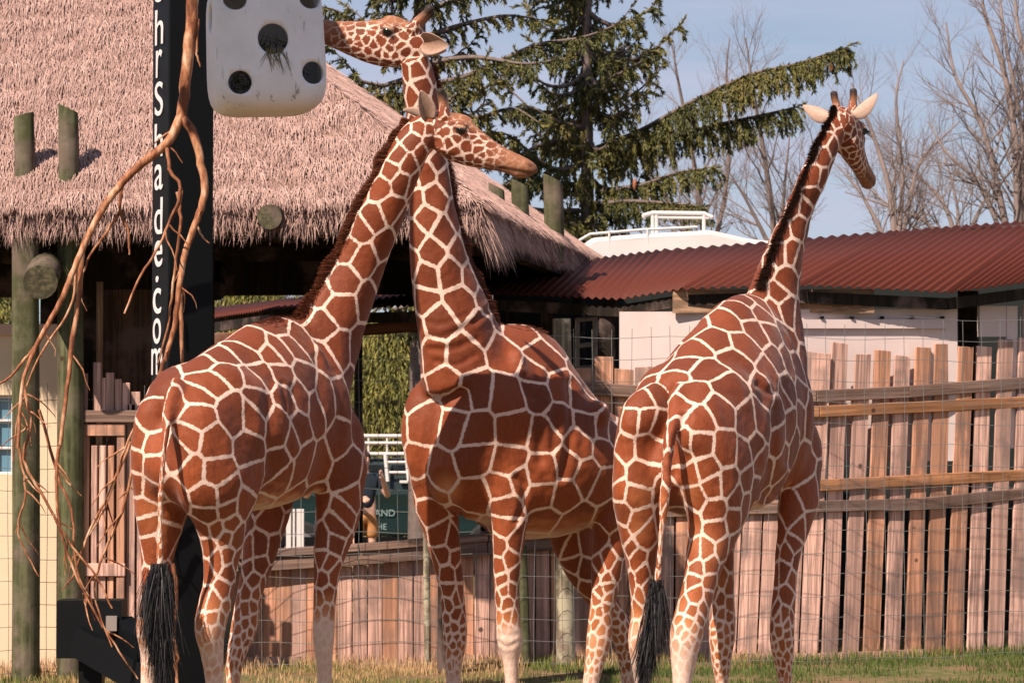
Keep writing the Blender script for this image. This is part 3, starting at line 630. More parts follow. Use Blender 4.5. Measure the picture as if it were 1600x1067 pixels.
# ============================================================ vehicles
M_TYRE = plain('tyre_rubber', (.02, .02, .021), .85); M_RIM = plain('wheel_rim', (.35, .35, .36), .35, metal=.7); M_DGLASS = Mat('tinted_glass').set((.010, .016, .020), .05, .6)
def wheel(parent, c, r, w, axis):
    mb = MB(); c = Vector(c); a = Vector(axis).normalized(); mb.tube([c - a * w / 2, c - a * w * .4, c + a * w * .4, c + a * w / 2], [r * .88, r, r, r * .88], 24); t = mb.build('wheel', M_TYRE, parent)
    mb = MB(); mb.tube([c - a * (w / 2 + .01), c + a * (w / 2 + .01)], r * .58, 20); mb.build('rim', M_RIM, t)
# white overland truck: only its roof and railed rack rise above the red roof
truck = thing('overland_truck', 'white truck whose rounded roof and tube rack rise above the red roof', 'truck', (0, 0, 0))
Yt = 33.0; X = lambda px: (px - CX) / FPX * Yt; Zt = lambda py: CAMH + (HOR - py) / FPX * Yt
prof = [(X(902), 1.0), (X(902), Zt(405)), (X(908), Zt(385)), (X(925), Zt(372)), (X(1000), Zt(366)), (X(1110), Zt(360)), (X(1170), Zt(374)), (X(1315), Zt(388)), (X(1345), Zt(410)), (X(1365), Zt(520)), (X(1370), 1.0)]
mb = MB(); n = len(prof); vs = [Vector((x, Yt - .25 + (.12 if z > 3.8 else 0), z)) for x, z in prof] + [Vector((x, Yt + 2.0, z)) for x, z in prof]
mb.add(vs, [tuple(range(n))] + [tuple(range(2 * n - 1, n - 1, -1))] + [(i, i + n, (i + 1) % n + n, (i + 1) % n) for i in range(n)]); link('body', bevel(mb.mesh('body'), .05, 2), M_WHITE, truck)
mb = MB(); mb.box((X(1135), Yt + .9, .85), (3.2, 1.9, .35)); mb.build('chassis', M_BLACK, truck)
for x in (X(960), X(1310)):
    for y in (Yt + .05, Yt + 1.75): wheel(truck, (x, y, .45), .45, .26, (0, 1, 0))
mb = MB()
def tb(mb, *pts, r=.018): mb.tube([at(a, b, y) for a, b, y in pts], r, 8)
for y in (Yt + .1, Yt + 1.4):
    tb(mb, (1006, 337, y), (1020, 333, y), (1100, 334, y), (1113, 340, y), r=.026); tb(mb, (1018, 340, y), (1108, 341, y), r=.016)
    for p in (1020, 1026, 1100): tb(mb, (p, 336, y), (p, 366, y), r=.022)
tb(mb, (1006, 337, Yt + .1), (1006, 337, Yt + 1.4), r=.026); tb(mb, (1113, 340, Yt + .1), (1113, 340, Yt + 1.4), r=.026); mb.build('roof_rack', M_WHITE, truck)
mb = MB(); tb(mb, (905, 376, Yt - .1), (922, 366, Yt - .1), (1005, 359, Yt - .1), (1090, 355, Yt - .1), r=.016)
for p, y0, y1 in ((952, 362, 385), (1012, 358, 388)): tb(mb, (p, y0, Yt - .12), (p, y1, Yt - .12), r=.014)
mb.build('gutter_rail', M_WHITE, truck)
panel('side_window', 1180, 1260, 420, 500, Yt - .27, M_DGLASS, truck, .03)
# dark green safari car with white rack, ladder and lettering
car = thing('safari_car', 'dark green off-road car with white roof rack and ladder, lettered on its door', 'car', (0, 0, 0))
Yc = 41.6; CXp = lambda px: (px - CX) / FPX * Yc; CZ = lambda py: CAMH + (HOR - py) / FPX * Yc
M_CAR = plain('dark_green_paint', (.008, .022, .022), .25, .5, var=.2, scale=1)
prof = [(CXp(395), .55), (CXp(393), CZ(775)), (CXp(402), CZ(725)), (CXp(412), CZ(716)), (CXp(690), CZ(716)), (CXp(735), CZ(765)), (CXp(830), CZ(780)), (CXp(845), CZ(800)), (CXp(846), .55)]
mb = MB(); n = len(prof); vs = [Vector((x, Yc + (.16 if z > 1.2 else 0), z)) for x, z in prof] + [Vector((x, Yc + 1.75 - (.16 if z > 1.2 else 0), z)) for x, z in prof]
mb.add(vs, [tuple(range(n))] + [tuple(range(2 * n - 1, n - 1, -1))] + [(i, i + n, (i + 1) % n + n, (i + 1) % n) for i in range(n)]); link('body', bevel(mb.mesh('body'), .05, 2), M_CAR, car)
for x0, x1 in ((405, 500), (512, 600), (612, 684)): panel('side_window', x0, x1, 726, 768, Yc + .085, M_DGLASS, car, .06)
for x in (CXp(470), CXp(770)):
    for y in (Yc + .1, Yc + 1.6): wheel(car, (x, y, .38), .38, .24, (0, 1, 0))
mb = MB(); mb.box((CXp(620), Yc - .01, .48), (CXp(845) - CXp(395), .06, .12)); mb.build('side_step', M_BLACK, car)
rk = MB(); tc_ = lambda *p, r=.022: rk.tube([at(a, b, y) for a, b, y in p], r, 6)
for y in (Yc + .1, Yc + 1.6):
    for py in (681, 692, 709): tc_((452, py, y), (722, py, y), r=.026 if py != 692 else .022)
    for p in range(460, 722, 29): tc_((p, 681, y), (p, 716, y), r=.016)
for p in range(455, 722, 22): tc_((p, 709, Yc + .1), (p, 709, Yc + 1.6), r=.014)
tc_((640, 672, Yc + .5), (720, 668, Yc + .5), r=.05); rk.build('roof_rack', M_WHITE, car)
ld = MB()
for p in (605, 638): ld.tube([at(p - 3, 710, Yc - .02), at(p + 1, 752, Yc - .06)], .028, 6)
for y in (722, 738): ld.tube([at(606, y, Yc - .03), at(638, y, Yc - .03)], .02, 6)
ld.build('ladder', M_WHITE, car)
M_DLET = plain('door_lettering', (.20, .30, .30), .5)
for body, px_, py_, h_ in (('RAND', 576, 806, 11), ('THE', 580, 827, 10), ('EIGHT', 578, 850, 11)):
    cu = bpy.data.curves.new('lettering', 'FONT'); cu.body = body; cu.size = 1.35 * h_ * Yc / FPX; cu.extrude = .002; tmp = link('tmp', cu)
    me = bpy.data.meshes.new_from_object(tmp.evaluated_get(bpy.context.evaluated_depsgraph_get())); bpy.data.objects.remove(tmp)
    o = link('lettering', me, M_DLET, car); p = at(px_, py_, Yc); o.location = (p.x, Yc - .006, p.z); o.rotation_euler = (math.pi / 2, 0, 0)
mb = MB(); mb.box((CXp(636), Yc - .03, CZ(752)), (.20, .05, .035)); mb.build('door_handle', M_WHITE, car)
# pale striped folded banner against the car
bn = thing('folded_banner', 'pale striped banner folded upright beside the dark car behind the handrail', 'banner', (0, 0, 0))
for k, (x0, x1) in enumerate(((447, 455), (457, 461), (463, 475))): panel('strip', x0, x1, 795, 880, 40.9 + .03 * k, M_WHITE, bn, .03)
mb = MB(); mb.box((CX * 0 + (461 - CX) / FPX * 40.9, 41.0, .12), (.34, .3, .24)); mb.build('foot', M_BLACK, bn)

# ============================================================ people behind the rail
def person(label, px, Y, face, build_arm, shirt, shorts, hair_col, hgt=1.72, skin=(.60, .36, .27)):
    p0 = at(px, HOR + CAMH * FPX / Y, Y); root = thing('person', label, 'person', (p0.x, p0.y, 0), face, 'people behind the handrail')
    k = hgt / 1.75
    def skinmesh(name, verts, edges, rad, mat, parent=root, lv=2):
        me = bpy.data.meshes.new(name); me.from_pydata([tuple(k * c for c in v) for v in verts], edges, []); tmp = link('tmp', me)
        sk = tmp.modifiers.new('s', 'SKIN'); sk.use_smooth_shade = True
        for i, r in enumerate(rad): me.skin_vertices[0].data[i].radius = (r[0] * k, r[1] * k) if isinstance(r, tuple) else (r * k, r * k)
        me.skin_vertices[0].data[0].use_root = True
        sb = tmp.modifiers.new('u', 'SUBSURF'); sb.levels = lv
        out = bpy.data.meshes.new_from_object(tmp.evaluated_get(bpy.context.evaluated_depsgraph_get())); out.name = name; out.materials.clear(); out.materials.append(mat)
        out.polygons.foreach_set('use_smooth', [True] * len(out.polygons)); bpy.data.objects.remove(tmp); bpy.data.meshes.remove(me); return link(name, out, None, parent)
    M_SK = plain('skin', skin, .55, .35, var=.08)
    # body: pelvis root, spine, head, arms, legs (front is -y)
    v = [(0, 0, .95), (0, .01, 1.15), (0, .01, 1.38), (0, 0, 1.47), (0, -.01, 1.55), (0, -.02, 1.64), (0, -.015, 1.71)]; e = [(0, 1), (1, 2), (2, 3), (3, 4), (4, 5), (5, 6)]; r = [(.15, .11), (.14, .10), (.16, .10), .055, .060, .088, .06]
    for sd in (-1, 1):
        n0 = len(v); v += [(sd * .10, 0, .88), (sd * .11, -.01, .50), (sd * .115, .02, .10), (sd * .12, -.12, .035)]; e += [(0, n0), (n0, n0 + 1), (n0 + 1, n0 + 2), (n0 + 2, n0 + 3)]; r += [.085, .058, .042, .040]
        arm = build_arm[0 if sd < 0 else 1]; n0 = len(v); v += [(sd * .17, .01, 1.40)] + list(arm); e += [(2, n0)] + [(n0 + i, n0 + i + 1) for i in range(len(arm))]; r += [.058, .046, .034, .030][:1 + len(arm)]
        wr, el = Vector(arm[-1]), Vector(arm[-2]); d = (wr - el).normalized(); s1 = d.orthogonal().normalized(); n1 = len(v) - 1
        for f in range(5):                                          # fingers
            off = s1 * (.022 * (f - 2)); base = wr + d * (.05 if f else .02) + off; n2 = len(v); ln = (.05, .075, .085, .078, .06)[f]
            v += [tuple(base), tuple(base + d * ln * .6 + off * .1), tuple(base + d * ln + Vector((0, .02, -.01)))]; e += [(n1, n2), (n2, n2 + 1), (n2 + 1, n2 + 2)]; r += [.010, .0085, .007]
    v += [(0, -.098, 1.625), (0, -.118, 1.612)]; n0 = len(v) - 2; e += [(5, n0), (n0, n0 + 1)]; r += [.02, .012]
    skinmesh('body', v, e, r, M_SK)
    # clothes
    sh = [(0, 0, .93), (0, .01, 1.15), (0, .01, 1.38), (0, .0, 1.45)]; se = [(0, 1), (1, 2), (2, 3)]; sr = [(.168, .13), (.160, .122), (.18, .122), .08]
    for sd in (-1, 1):
        a = Vector(build_arm[0 if sd < 0 else 1][0]); s0 = Vector((sd * .17, .01, 1.40)); m_ = s0.lerp(a, .62); n0 = len(sh); sh += [tuple(s0), tuple(m_)]; se += [(2, n0), (n0, n0 + 1)]; sr += [.076, .068]
    skinmesh('shirt', sh, se, sr, plain('shirt', shirt, .9))
    pv = [(0, 0, 1.0), (0, 0, .92)]; pe = [(0, 1)]; pr = [(.165, .125), (.168, .128)]
    for sd in (-1, 1): n0 = len(pv); pv += [(sd * .10, 0, .85), (sd * .112, -.01, .56)]; pe += [(1, n0), (n0, n0 + 1)]; pr += [.108, .098]
    skinmesh('shorts', pv, pe, pr, plain('shorts', shorts, .9))
    hb = MB(); blob(hb, (0, .012 * k, 1.675 * k), (.092 * k, .100 * k, .092 * k)); ho = hb.build('hair', plain('hair', hair_col, .7), root); ho.data.polygons.foreach_set('use_smooth', [True] * len(ho.data.polygons))
    eb = MB()
    for sd in (-1, 1): blob(eb, (sd * .033 * k, -.098 * k, 1.645 * k), (.011, .008, .008))
    eb.build('eyes', plain('eyes', (.03, .02, .02), .3), root); mb_ = MB(); blob(mb_, (0, -.093 * k, 1.585 * k), (.024, .009, .006)); mb_.build('mouth', plain('lips', (.35, .13, .11), .5), root)
    for sd in (-1, 1):
        s_ = MB(); s_.box((sd * .12 * k, -.05, .04), (.095, .27, .08)); link('shoe', bevel(s_.mesh('shoe'), .03, 3), plain('shoe', (.08, .07, .07), .7), root)
    return root
person('person in dark top and tan shorts, one hand raised to the chin', 569, 40.0, math.radians(25), ([(-.30, -.02, 1.16), (-.14, -.26, 1.12)], [(.33, -.06, 1.14), (.16, -.24, 1.40)]), (.018, .030, .045), (.42, .20, .075), (.05, .03, .02))
person('person mostly hidden behind a giraffe foreleg, bare elbow stuck out', 512, 40.3, math.radians(-15), ([(-.34, .06, 1.14), (-.18, -.20, 1.24)], [(.26, .0, 1.14), (.20, -.2, 1.05)]), (.02, .03, .04), (.03, .03, .04), (.06, .035, .02), 1.70)
# ============================================================ trees
def leaf_mat(name, stops, trans=0.0):
    m = Mat(name); k = m.attr('tint'); return m.set(m.ramp(k, stops), .65, .25)
M_SPRUCE = leaf_mat('spruce_needles', [(0, (.030, .042, .018)), (.4, (.085, .090, .024)), (.75, (.19, .155, .042)), (1, (.30, .19, .08))])
M_ARBOR = leaf_mat('arborvitae_sprays', [(0, (.030, .040, .012)), (.4, (.095, .100, .022)), (.8, (.22, .20, .045)), (1, (.34, .26, .07))])
M_CONE = plain('spruce_cone', (.30, .11, .06), .8)
def segs_mesh(name, S, sides=3):
    """S: (n,8) p0 p1 r0 r1 -> open prisms"""
    S = np.asarray(S, float); p0, p1, r0, r1 = S[:, :3], S[:, 3:6], S[:, 6:7], S[:, 7:8]; t = p1 - p0; t /= np.linalg.norm(t, axis=1)[:, None] + 1e-9
    ref = np.where(np.abs(t[:, 2:3]) < .9, np.array([[0, 0, 1.0]]), np.array([[1.0, 0, 0]])); a = np.cross(t, ref); a /= np.linalg.norm(a, axis=1)[:, None]; b = np.cross(t, a); V = []
    for k in range(sides):
        w = 2 * np.pi * k / sides; d = a * np.cos(w) + b * np.sin(w); V += [p0 + d * r0, p1 + d * r1]
    V = np.stack(V, 1).reshape(-1, 3); i = np.arange(len(S))[:, None] * (2 * sides)
    F = np.vstack([i + np.array([2 * k, 2 * ((k + 1) % sides), 2 * ((k + 1) % sides) + 1, 2 * k + 1]) for k in range(sides)])
    return raw_mesh(name, V, F, True)
def blades_mesh(name, P, D, L, W, T, mat, parent):
    P, D = np.asarray(P, float), np.asarray(D, float); n = len(P); D = D / (np.linalg.norm(D, axis=1)[:, None] + 1e-9); L = np.asarray(L)[:, None]; W = np.asarray(W)[:, None]
    sd = np.cross(D, RNG.normal(size=(n, 3))); sd /= np.linalg.norm(sd, axis=1)[:, None]; m = P + D * L * .45
    V = np.stack([P, m + sd * W, P + D * L, m - sd * W], 1).reshape(-1, 3); i = np.arange(n)[:, None] * 4
    me = raw_mesh(name, V, i + np.array([0, 1, 2, 3])); fattr(me, 'tint', np.repeat(np.clip(T, 0, 1), 4)); return link(name, me, mat, parent)
def spruce_tree(label, px, Y, H, limbs, generic, seed, lmax, zlo=2.2, cones=()):
    random.seed(seed); root = thing('spruce_tree', label, 'tree', (0, 0, 0), 0, 'spruce trees behind the gallery'); b = at(px, HOR, Y); b.z = 0; S, P, D, L, W, T = [], [], [], [], [], []
    for k in range(14):
        z0, z1 = H * k / 14, H * (k + 1) / 14; S.append([b.x, b.y, z0, b.x, b.y, z1, .13 * (1 - z0 / H) + .01, .13 * (1 - z1 / H) + .01])
    def twig(p, d, ln, tint, droop):
        """hanging branchlet clothed in needles"""
        n = max(4, int(ln / .024)); q = Vector(p); d = Vector(d).normalized()
        for i in range(n):
            d = (d + Vector((random.gauss(0, .05), random.gauss(0, .05), -droop))).normalized(); q2 = q + d * (ln / n)
            if i % 3 == 0: S.append([*q, *(q + d * (ln / n) * 3), .004, .003])
            for _ in range(5):
                P.append(tuple(q)); D.append((d.x + random.gauss(0, .42), d.y + random.gauss(0, .42), d.z + random.gauss(0, .30))); L.append(random.uniform(.05, .095)); W.append(random.uniform(.006, .012)); T.append(tint + random.gauss(0, .10))
            q = q2
    def clothe(C, dens=1.0, hang=.34):
        n = len(C)
        for i in range(n - 1):
            p, q = C[i], C[i + 1]; ln = (q - p).length; t = i / (n - 1); r0, r1 = .035 * (1 - t) + .005, .035 * (1 - (i + 1) / (n - 1)) + .005; S.append([*p, *q, r0, r1]); tg = (q - p).normalized(); sd = tg.cross(Vector((0, 0, 1))).normalized()
            for _ in range(max(1, int(ln / .026 * dens))):
                pass
                u = p.lerp(q, random.random()); s_ = random.choice((-1, 1)); tint = .42 + .25 * mnoise.noise(u * 1.6) + random.gauss(0, .08)
                twig(u, tg * .7 + sd * s_ * random.uniform(.15, 1.0) + Vector((0, 0, random.uniform(-.5, .1))), hang * random.uniform(.45, 1.2) * (1 - .35 * t), tint, random.uniform(.10, .28))
        twig(C[-1], C[-1] - C[-2], .16, .6, .0)
    for pts, Ya, Yb_, dens, hang in limbs:
        n = len(pts); Cc = catmull(np.array([[q[0], q[1], Ya + (Yb_ - Ya) * i / (n - 1)] for i, q in enumerate(pts)]), n * 6); clothe([at(*c) for c in Cc], dens, hang)
    for _ in range(generic):
        z = random.uniform(zlo, H * .92); a = random.uniform(0, 2 * math.pi); Ln = lmax * (1 - (z / H) ** 1.3 * .75) * random.uniform(.55, 1.1); d = Vector((math.cos(a), math.sin(a), 0)); C = []
        for i in range(11):
            t = i / 10; C.append(Vector((b.x, b.y, z)) + d * (Ln * t) + Vector((0, 0, Ln * (-.30 * math.sin(math.pi * t * .8) + .34 * t * t))) + Vector((random.gauss(0, .02), random.gauss(0, .02), 0)))
        clothe(C, .62, .36)
    link('trunk', segs_mesh('trunk', S, 4), M_BARK, root); blades_mesh('crown', P, D, L, W, T, M_SPRUCE, root)
    for cx, cy, cY in cones:
        mb = MB(); p = at(cx, cy, cY); mb.tube([p, p - Vector((0, 0, .03)), p - Vector((.005, 0, .09)), p - Vector((.008, 0, .13))], [.010, .026, .024, .006], 8); mb.build('cone', M_CONE, root)
    return root
spruce_tree('drooping spruce with a long cone-hung limb reaching over the shed roof', 918, 38, 11.5,
    [([(925, 235), (1000, 205), (1080, 160), (1170, 118), (1250, 98), (1322, 74)], 38, 36.5, 1.9, .50), ([(930, 260), (1010, 225), (1100, 200), (1190, 180), (1240, 168)], 38, 37, 1.5, .45),
     ([(935, 300), (1000, 290), (1060, 270), (1110, 262)], 38, 36.8, 1.3, .4), ([(905, 215), (850, 225), (800, 245), (760, 230)], 38, 37, 1.2, .35), ([(910, 150), (960, 120), (1005, 95), (1015, 78)], 38, 37.2, .9, .3),
     ([(925, 320), (985, 315), (1050, 318), (1095, 322)], 38, 36.5, 1.4, .4), ([(905, 290), (860, 285), (815, 275), (790, 290)], 38, 36.6, 1.2, .35), ([(905, 330), (860, 330), (815, 325), (780, 335)], 38, 36.4, 1.3, .4), ([(905, 260), (860, 262), (800, 215), (770, 205)], 38, 36.6, 1.2, .36), ([(915, 350), (890, 350), (850, 352)], 38, 36.2, 1.3, .4), ([(910, 200), (870, 190), (830, 170), (800, 175)], 38, 36.8, 1.0, .32)], 105, 41, 1.75, 2.2,
    [(1322, 84, 36.5), (1316, 92, 36.6), (1284, 112, 36.7), (1283, 104, 36.6), (992, 280, 36.9), (1300, 95, 36.6)])
spruce_tree('dark spruce behind the two crossed giraffe heads', 655, 35, 12.5,
    [([(665, 135), (735, 117), (835, 72), (913, 58), (990, 28)], 35, 34, 1.1, .34), ([(660, 60), (720, 40), (790, 25), (850, 32)], 35, 34.2, .8, .26), ([(665, 100), (740, 90), (820, 100), (880, 92)], 35, 34, .8, .28),
     ([(650, 150), (600, 150), (560, 160), (530, 175)], 35, 34.2, 1.0, .3), ([(650, 70), (580, 50), (530, 20), (500, 10)], 35, 34.3, 1.2, .34), ([(670, 180), (740, 185), (800, 170), (840, 190)], 35, 34.2, .9, .28), ([(660, 20), (740, -10), (800, -30)], 35, 34, .9, .28)], 62, 17, 1.6, 2.6)
# ------------------------------------------------------------ arborvitae screen
def arborvitae(label, px, Y, w, ztop, seed, n=15000):
    random.seed(seed); root = thing('arborvitae', label, 'tree', (0, 0, 0), 0, 'evergreens under the hut roof'); b = at(px, HOR, Y); S = [[b.x, b.y, 0, b.x, b.y, ztop * .9, .09, .02]]; P, D, L, W, T = [], [], [], [], []
    for _ in range(n // 26):
        z = random.uniform(.1, 1) ** .8 * ztop; a = random.uniform(0, 2 * math.pi); rmax = w * min(1, (1 - z / ztop) * 2.2 + .25); rr = rmax * random.uniform(.35, 1.0); o = Vector((math.cos(a), math.sin(a), 0)); p = Vector((b.x, b.y, z)) + o * rr
        S.append([b.x, b.y, max(.1, z - .5), *p, .012, .004]); tn = .5 + .35 * mnoise.noise(p * 2.2) + random.gauss(0, .1)
        for _ in range(26):
            q = p + Vector((random.gauss(0, .09), random.gauss(0, .09), random.gauss(-.08, .14))); P.append(tuple(q)); D.append((o.x * .35 + random.gauss(0, .3), o.y * .35 + random.gauss(0, .3), -.9 + random.gauss(0, .35))); L.append(random.uniform(.07, .17)); W.append(random.uniform(.006, .014)); T.append(tn + random.gauss(0, .14))
    link('trunk', segs_mesh('trunk', S, 4), M_BARK, root); blades_mesh('crown', P, D, L, W, T, M_ARBOR, root)
arborvitae('yellow-green evergreen seen between the two giraffe necks above the car', 612, 47, 1.15, 3.75, 3, 30000)
arborvitae('yellow-green evergreen seen under the thatch between the black column and a giraffe', 392, 48, 1.2, 4.75, 4, 30000)
arborvitae('low evergreen behind the low fence beside the wire post', 700, 49, 1.1, 3.6, 6)
arborvitae('evergreen showing at the hut corner beyond the cream building', -10, 46, 1.0, 4.6, 8)
arborvitae('evergreen mostly hidden behind the giraffe with its rump to the column', 500, 49, 1.2, 4.4, 9)
# ------------------------------------------------------------ bare trees
def bare_tree(label, px, Y, stems, seed, levels=5, mat=None, dens=1.0):
    random.seed(seed); root = thing('bare_tree', label, 'tree', (0, 0, 0), 0, 'leafless trees behind the gallery'); base = at(px, HOR, Y); base.z = 0; S, Tk = [], []
    def grow(p, d, ln, r, lv):
        n = 5; q = p
        for i in range(n):
            d = (d + Vector((random.gauss(0, .10), random.gauss(0, .10), .045 + random.gauss(0, .05)))).normalized(); q2 = q + d * (ln / n); r2 = r * (1 - .11); S.append([*q, *q2, r, r2]); q, r = q2, r2
            if lv > 0 and i >= 1:
                for _ in range(2 if random.random() < .55 * dens else 1):
                    a = random.uniform(0, 2 * math.pi); o = d.orthogonal().normalized(); o = Matrix.Rotation(a, 3, d) @ o; sp = random.uniform(.45, .85)
                    grow(q, (d * math.cos(sp) + o * math.sin(sp)).normalized(), ln * random.uniform(.45, .72), r * random.uniform(.45, .62), lv - 1)
        if lv > 0: grow(q, d, ln * .6, r * .9, lv - 1)
    for pts, r0 in stems:
        n = len(pts); C = [at(c[0], c[1], c[2]) for c in catmull(np.array([[q[0], q[1], Y + .3 * math.sin(7 * i + px)] for i, q in enumerate(pts)]), n * 4)]; C = [base] + C; m = len(C)
        for i in range(m - 1):
            ra, rb_ = r0 * (1 - .85 * i / m), r0 * (1 - .85 * (i + 1) / m); Tk.append([*C[i], *C[i + 1], ra, rb_])
            if i > 1:
                for _ in range(2):
                    if random.random() > .72 * dens: continue
                    d = (C[i + 1] - C[i]).normalized(); o = Matrix.Rotation(random.uniform(0, 6.28), 3, d) @ d.orthogonal().normalized(); grow(C[i], (d * .75 + o * .65).normalized(), random.uniform(.5, 1.1) * (1 - .45 * i / m) * Y / 48, rb_ * .5, levels - 2)
    mt = mat or M_BARK; link('trunk', segs_mesh('trunk', Tk, 7), mt, root); link('crown', segs_mesh('crown', S, 3), mt, root)
M_TWIG = plain('twig_bark', (.21, .165, .15), .9, var=.3, scale=5)
bare_tree('leafless fan-shaped tree rising at the far end of the red roof', 1600, 46, [([(1592, 400), (1590, 300), (1586, 214), (1567, 107), (1538, 20), (1530, -40)], .085), ([(1580, 400), (1560, 300), (1534, 196), (1492, 117), (1478, 36)], .07), ([(1600, 400), (1612, 260), (1608, 120), (1590, 40), (1585, -30)], .08), ([(1575, 390), (1530, 290), (1480, 240), (1450, 190)], .045), ([(1590, 380), (1600, 240), (1570, 60), (1560, -20)], .06)], 12, 4, M_TWIG, .65)
bare_tree('leafless twiggy tree behind the looking-away giraffe\'s head', 1400, 52, [([(1400, 420), (1390, 300), (1360, 200), (1330, 130)], .07), ([(1400, 420), (1420, 320), (1440, 250), (1500, 190)], .06), ([(1395, 400), (1350, 310), (1310, 260)], .05), ([(1400, 400), (1410, 280), (1400, 160), (1412, 95)], .055)], 14, 4, M_TWIG, .6)
bare_tree('leafless tree between the spruce limb and the giraffe neck', 1215, 54, [([(1215, 430), (1205, 320), (1190, 220), (1175, 130), (1165, 60)], .07), ([(1215, 420), (1240, 330), (1270, 230), (1300, 180)], .055), ([(1210, 400), (1170, 320), (1140, 270)], .05), ([(1215, 420), (1225, 300), (1235, 200)], .05)], 15, 4, M_TWIG, .6)
bare_tree('leafless tree beyond the white truck roof', 1095, 56, [([(1105, 430), (1095, 330), (1080, 230), (1060, 130), (1050, 70)], .07), ([(1105, 420), (1130, 320), (1140, 220), (1135, 120), (1140, 60)], .055), ([(1100, 420), (1060, 340), (1010, 260), (985, 140)], .05)], 16, 4, M_TWIG, .6)
bare_tree('leafless tree right of the looking-away giraffe, low and spreading', 1500, 58, [([(1500, 420), (1480, 330), (1440, 280), (1380, 240)], .06), ([(1500, 420), (1530, 330), (1560, 270)], .055), ([(1500, 420), (1495, 320), (1470, 220)], .05), ([(1500, 420), (1450, 350), (1380, 320), (1320, 300)], .05)], 18, 4, M_TWIG, .6)
# ============================================================ giraffes
def loft(mb, P, ra, rb, side, n=22, egg=0.0, dense=3):
    """closed tube; ra along 'side', rb across; egg > 0 narrows the upper half"""
    P = np.array([tuple(p) for p in P]); D = np.column_stack([P, ra, rb]); S = catmull(D, (len(P) - 1) * dense + 1)
    C = [Vector(x[:3]) for x in S]; vs, fs = [], []
    sides = [Vector(q) for q in side] if isinstance(side, list) else [Vector(side)] * len(P)
    for i, p in enumerate(C):
        q = i / dense; q0 = min(int(q), len(P) - 2); side = sides[q0].lerp(sides[q0 + 1], q - q0)
        t = (C[min(i + 1, len(C) - 1)] - C[max(i - 1, 0)]).normalized()
        s = (side - t * side.dot(t)).normalized(); u = s.cross(t)
        a, b = max(S[i][3], 0.004), max(S[i][4], 0.004)
        for k in range(n):
            w = 2 * math.pi * k / n; cs, sn = math.cos(w), math.sin(w)
            vs.append(p + s * (a * cs * (1 - egg * max(sn, 0) ** 1.5)) + u * (b * sn))
    m = len(C)
    for i in range(m - 1):
        for k in range(n):
            k2 = (k + 1) % n; fs.append((i * n + k, i * n + k2, (i + 1) * n + k2, (i + 1) * n + k))
    c0, c1 = len(vs), len(vs) + 1; vs += [C[0], C[-1]]
    for k in range(n):
        k2 = (k + 1) % n; fs.append((c0, k2, k)); fs.append((c1, (m - 1) * n + k, (m - 1) * n + k2))
    mb.add(vs, fs)
def giraffe_coat():
    m = Mat('giraffe_coat'); co = m.coord()
    edge, cell, lw, pale, dark = m.attr('edge'), m.attr('cell'), m.attr('lw'), m.attr('pale'), m.attr('dark')
    wob = m.noise(co, 55, 3, 0.6); wob2 = m.noise(co, 14, 2)
    fine = m.noise(co, 160, 3, 0.7)
    e = m.math('ADD', edge, m.math('MULTIPLY', m.math('SUBTRACT', wob, 0.5), 0.016))
    e = m.math('ADD', e, m.math('MULTIPLY', m.math('SUBTRACT', fine, 0.5), 0.013))
    e = m.math('ADD', e, m.math('MULTIPLY', m.math('SUBTRACT', wob2, 0.5), 0.012))
    mask = m.maprange(e, m.math('SUBTRACT', lw, 0.0035), m.math('ADD', lw, 0.0035))
    big = m.noise(co, 3.2, 4, 0.6); strk = m.noise(m.coord((60, 60, 14)), 1.0, 3, 0.6)
    brown = m.mix(cell, (0.150, 0.029, 0.0075), (0.275, 0.058, 0.0145))
    brown = m.mix(m.math('MULTIPLY', big, 0.55), brown, (0.34, 0.088, 0.024))
    brown = m.mix(m.maprange(strk, 0.35, 0.75, 0.0, 0.45), brown, (0.105, 0.021, 0.007))
    sx = m.n('ShaderNodeSeparateXYZ'); m.l(co, sx.inputs[0])
    brown = m.mix(m.maprange(sx.outputs[2], 1.55, 2.25, 0.0, 0.62), brown, m.mix(cell, (0.095, 0.0185, 0.0055), (0.165, 0.034, 0.0095)))     # the coat is darker on back and neck
    # patches are darker towards their rims in places, and fade to tan on the lower thighs
    tan = m.mix(cell, (0.36, 0.115, 0.034), (0.50, 0.19, 0.070))
    brown = m.mix(m.maprange(pale, 0.10, 0.60), brown, tan)
    cream = m.mix(m.noise(co, 9, 4), (0.64, 0.45, 0.35), (0.78, 0.60, 0.50))
    cream = m.mix(m.maprange(fine, 0.4, 0.8, 0, 0.35), cream, (0.58, 0.37, 0.26))
    fade = m.maprange(pale, 0.45, 1.0, 0.0, 0.80)
    mask = m.math('MULTIPLY', mask, m.math('SUBTRACT', 1.0, fade))
    col = m.mix(mask, cream, brown)
    col = m.mix(m.maprange(m.noise(co, 70, 3, .7), .62, .80, 0, .30), col, (0.55, 0.30, 0.17))
    dirt = m.maprange(m.noise(co, 22, 5, 0.7), 0.55, 0.8, 0, 0.35)
    col = m.mix(dirt, col, (0.20, 0.10, 0.05))
    col = m.mix(m.attr('muzzle'), col, m.mix(big, (0.20, 0.075, 0.032), (0.34, 0.15, 0.075)))
    col = m.mix(dark, col, (0.028, 0.016, 0.011))
    hair = m.noise(m.coord((1, 1, 0.35)), 260, 2, 0.6)
    h = m.math('ADD', m.math('MULTIPLY', hair, 0.5), m.math('MULTIPLY', m.noise(co, 26, 4, 0.65), 1.0))
    m.bump(h, 0.35, 0.012)
    m.b.inputs['Sheen Weight'].default_value = 0.10; m.b.inputs['Sheen Roughness'].default_value = 0.4
    return m.set(col, 0.62, 0.28)
M_COAT = giraffe_coat()
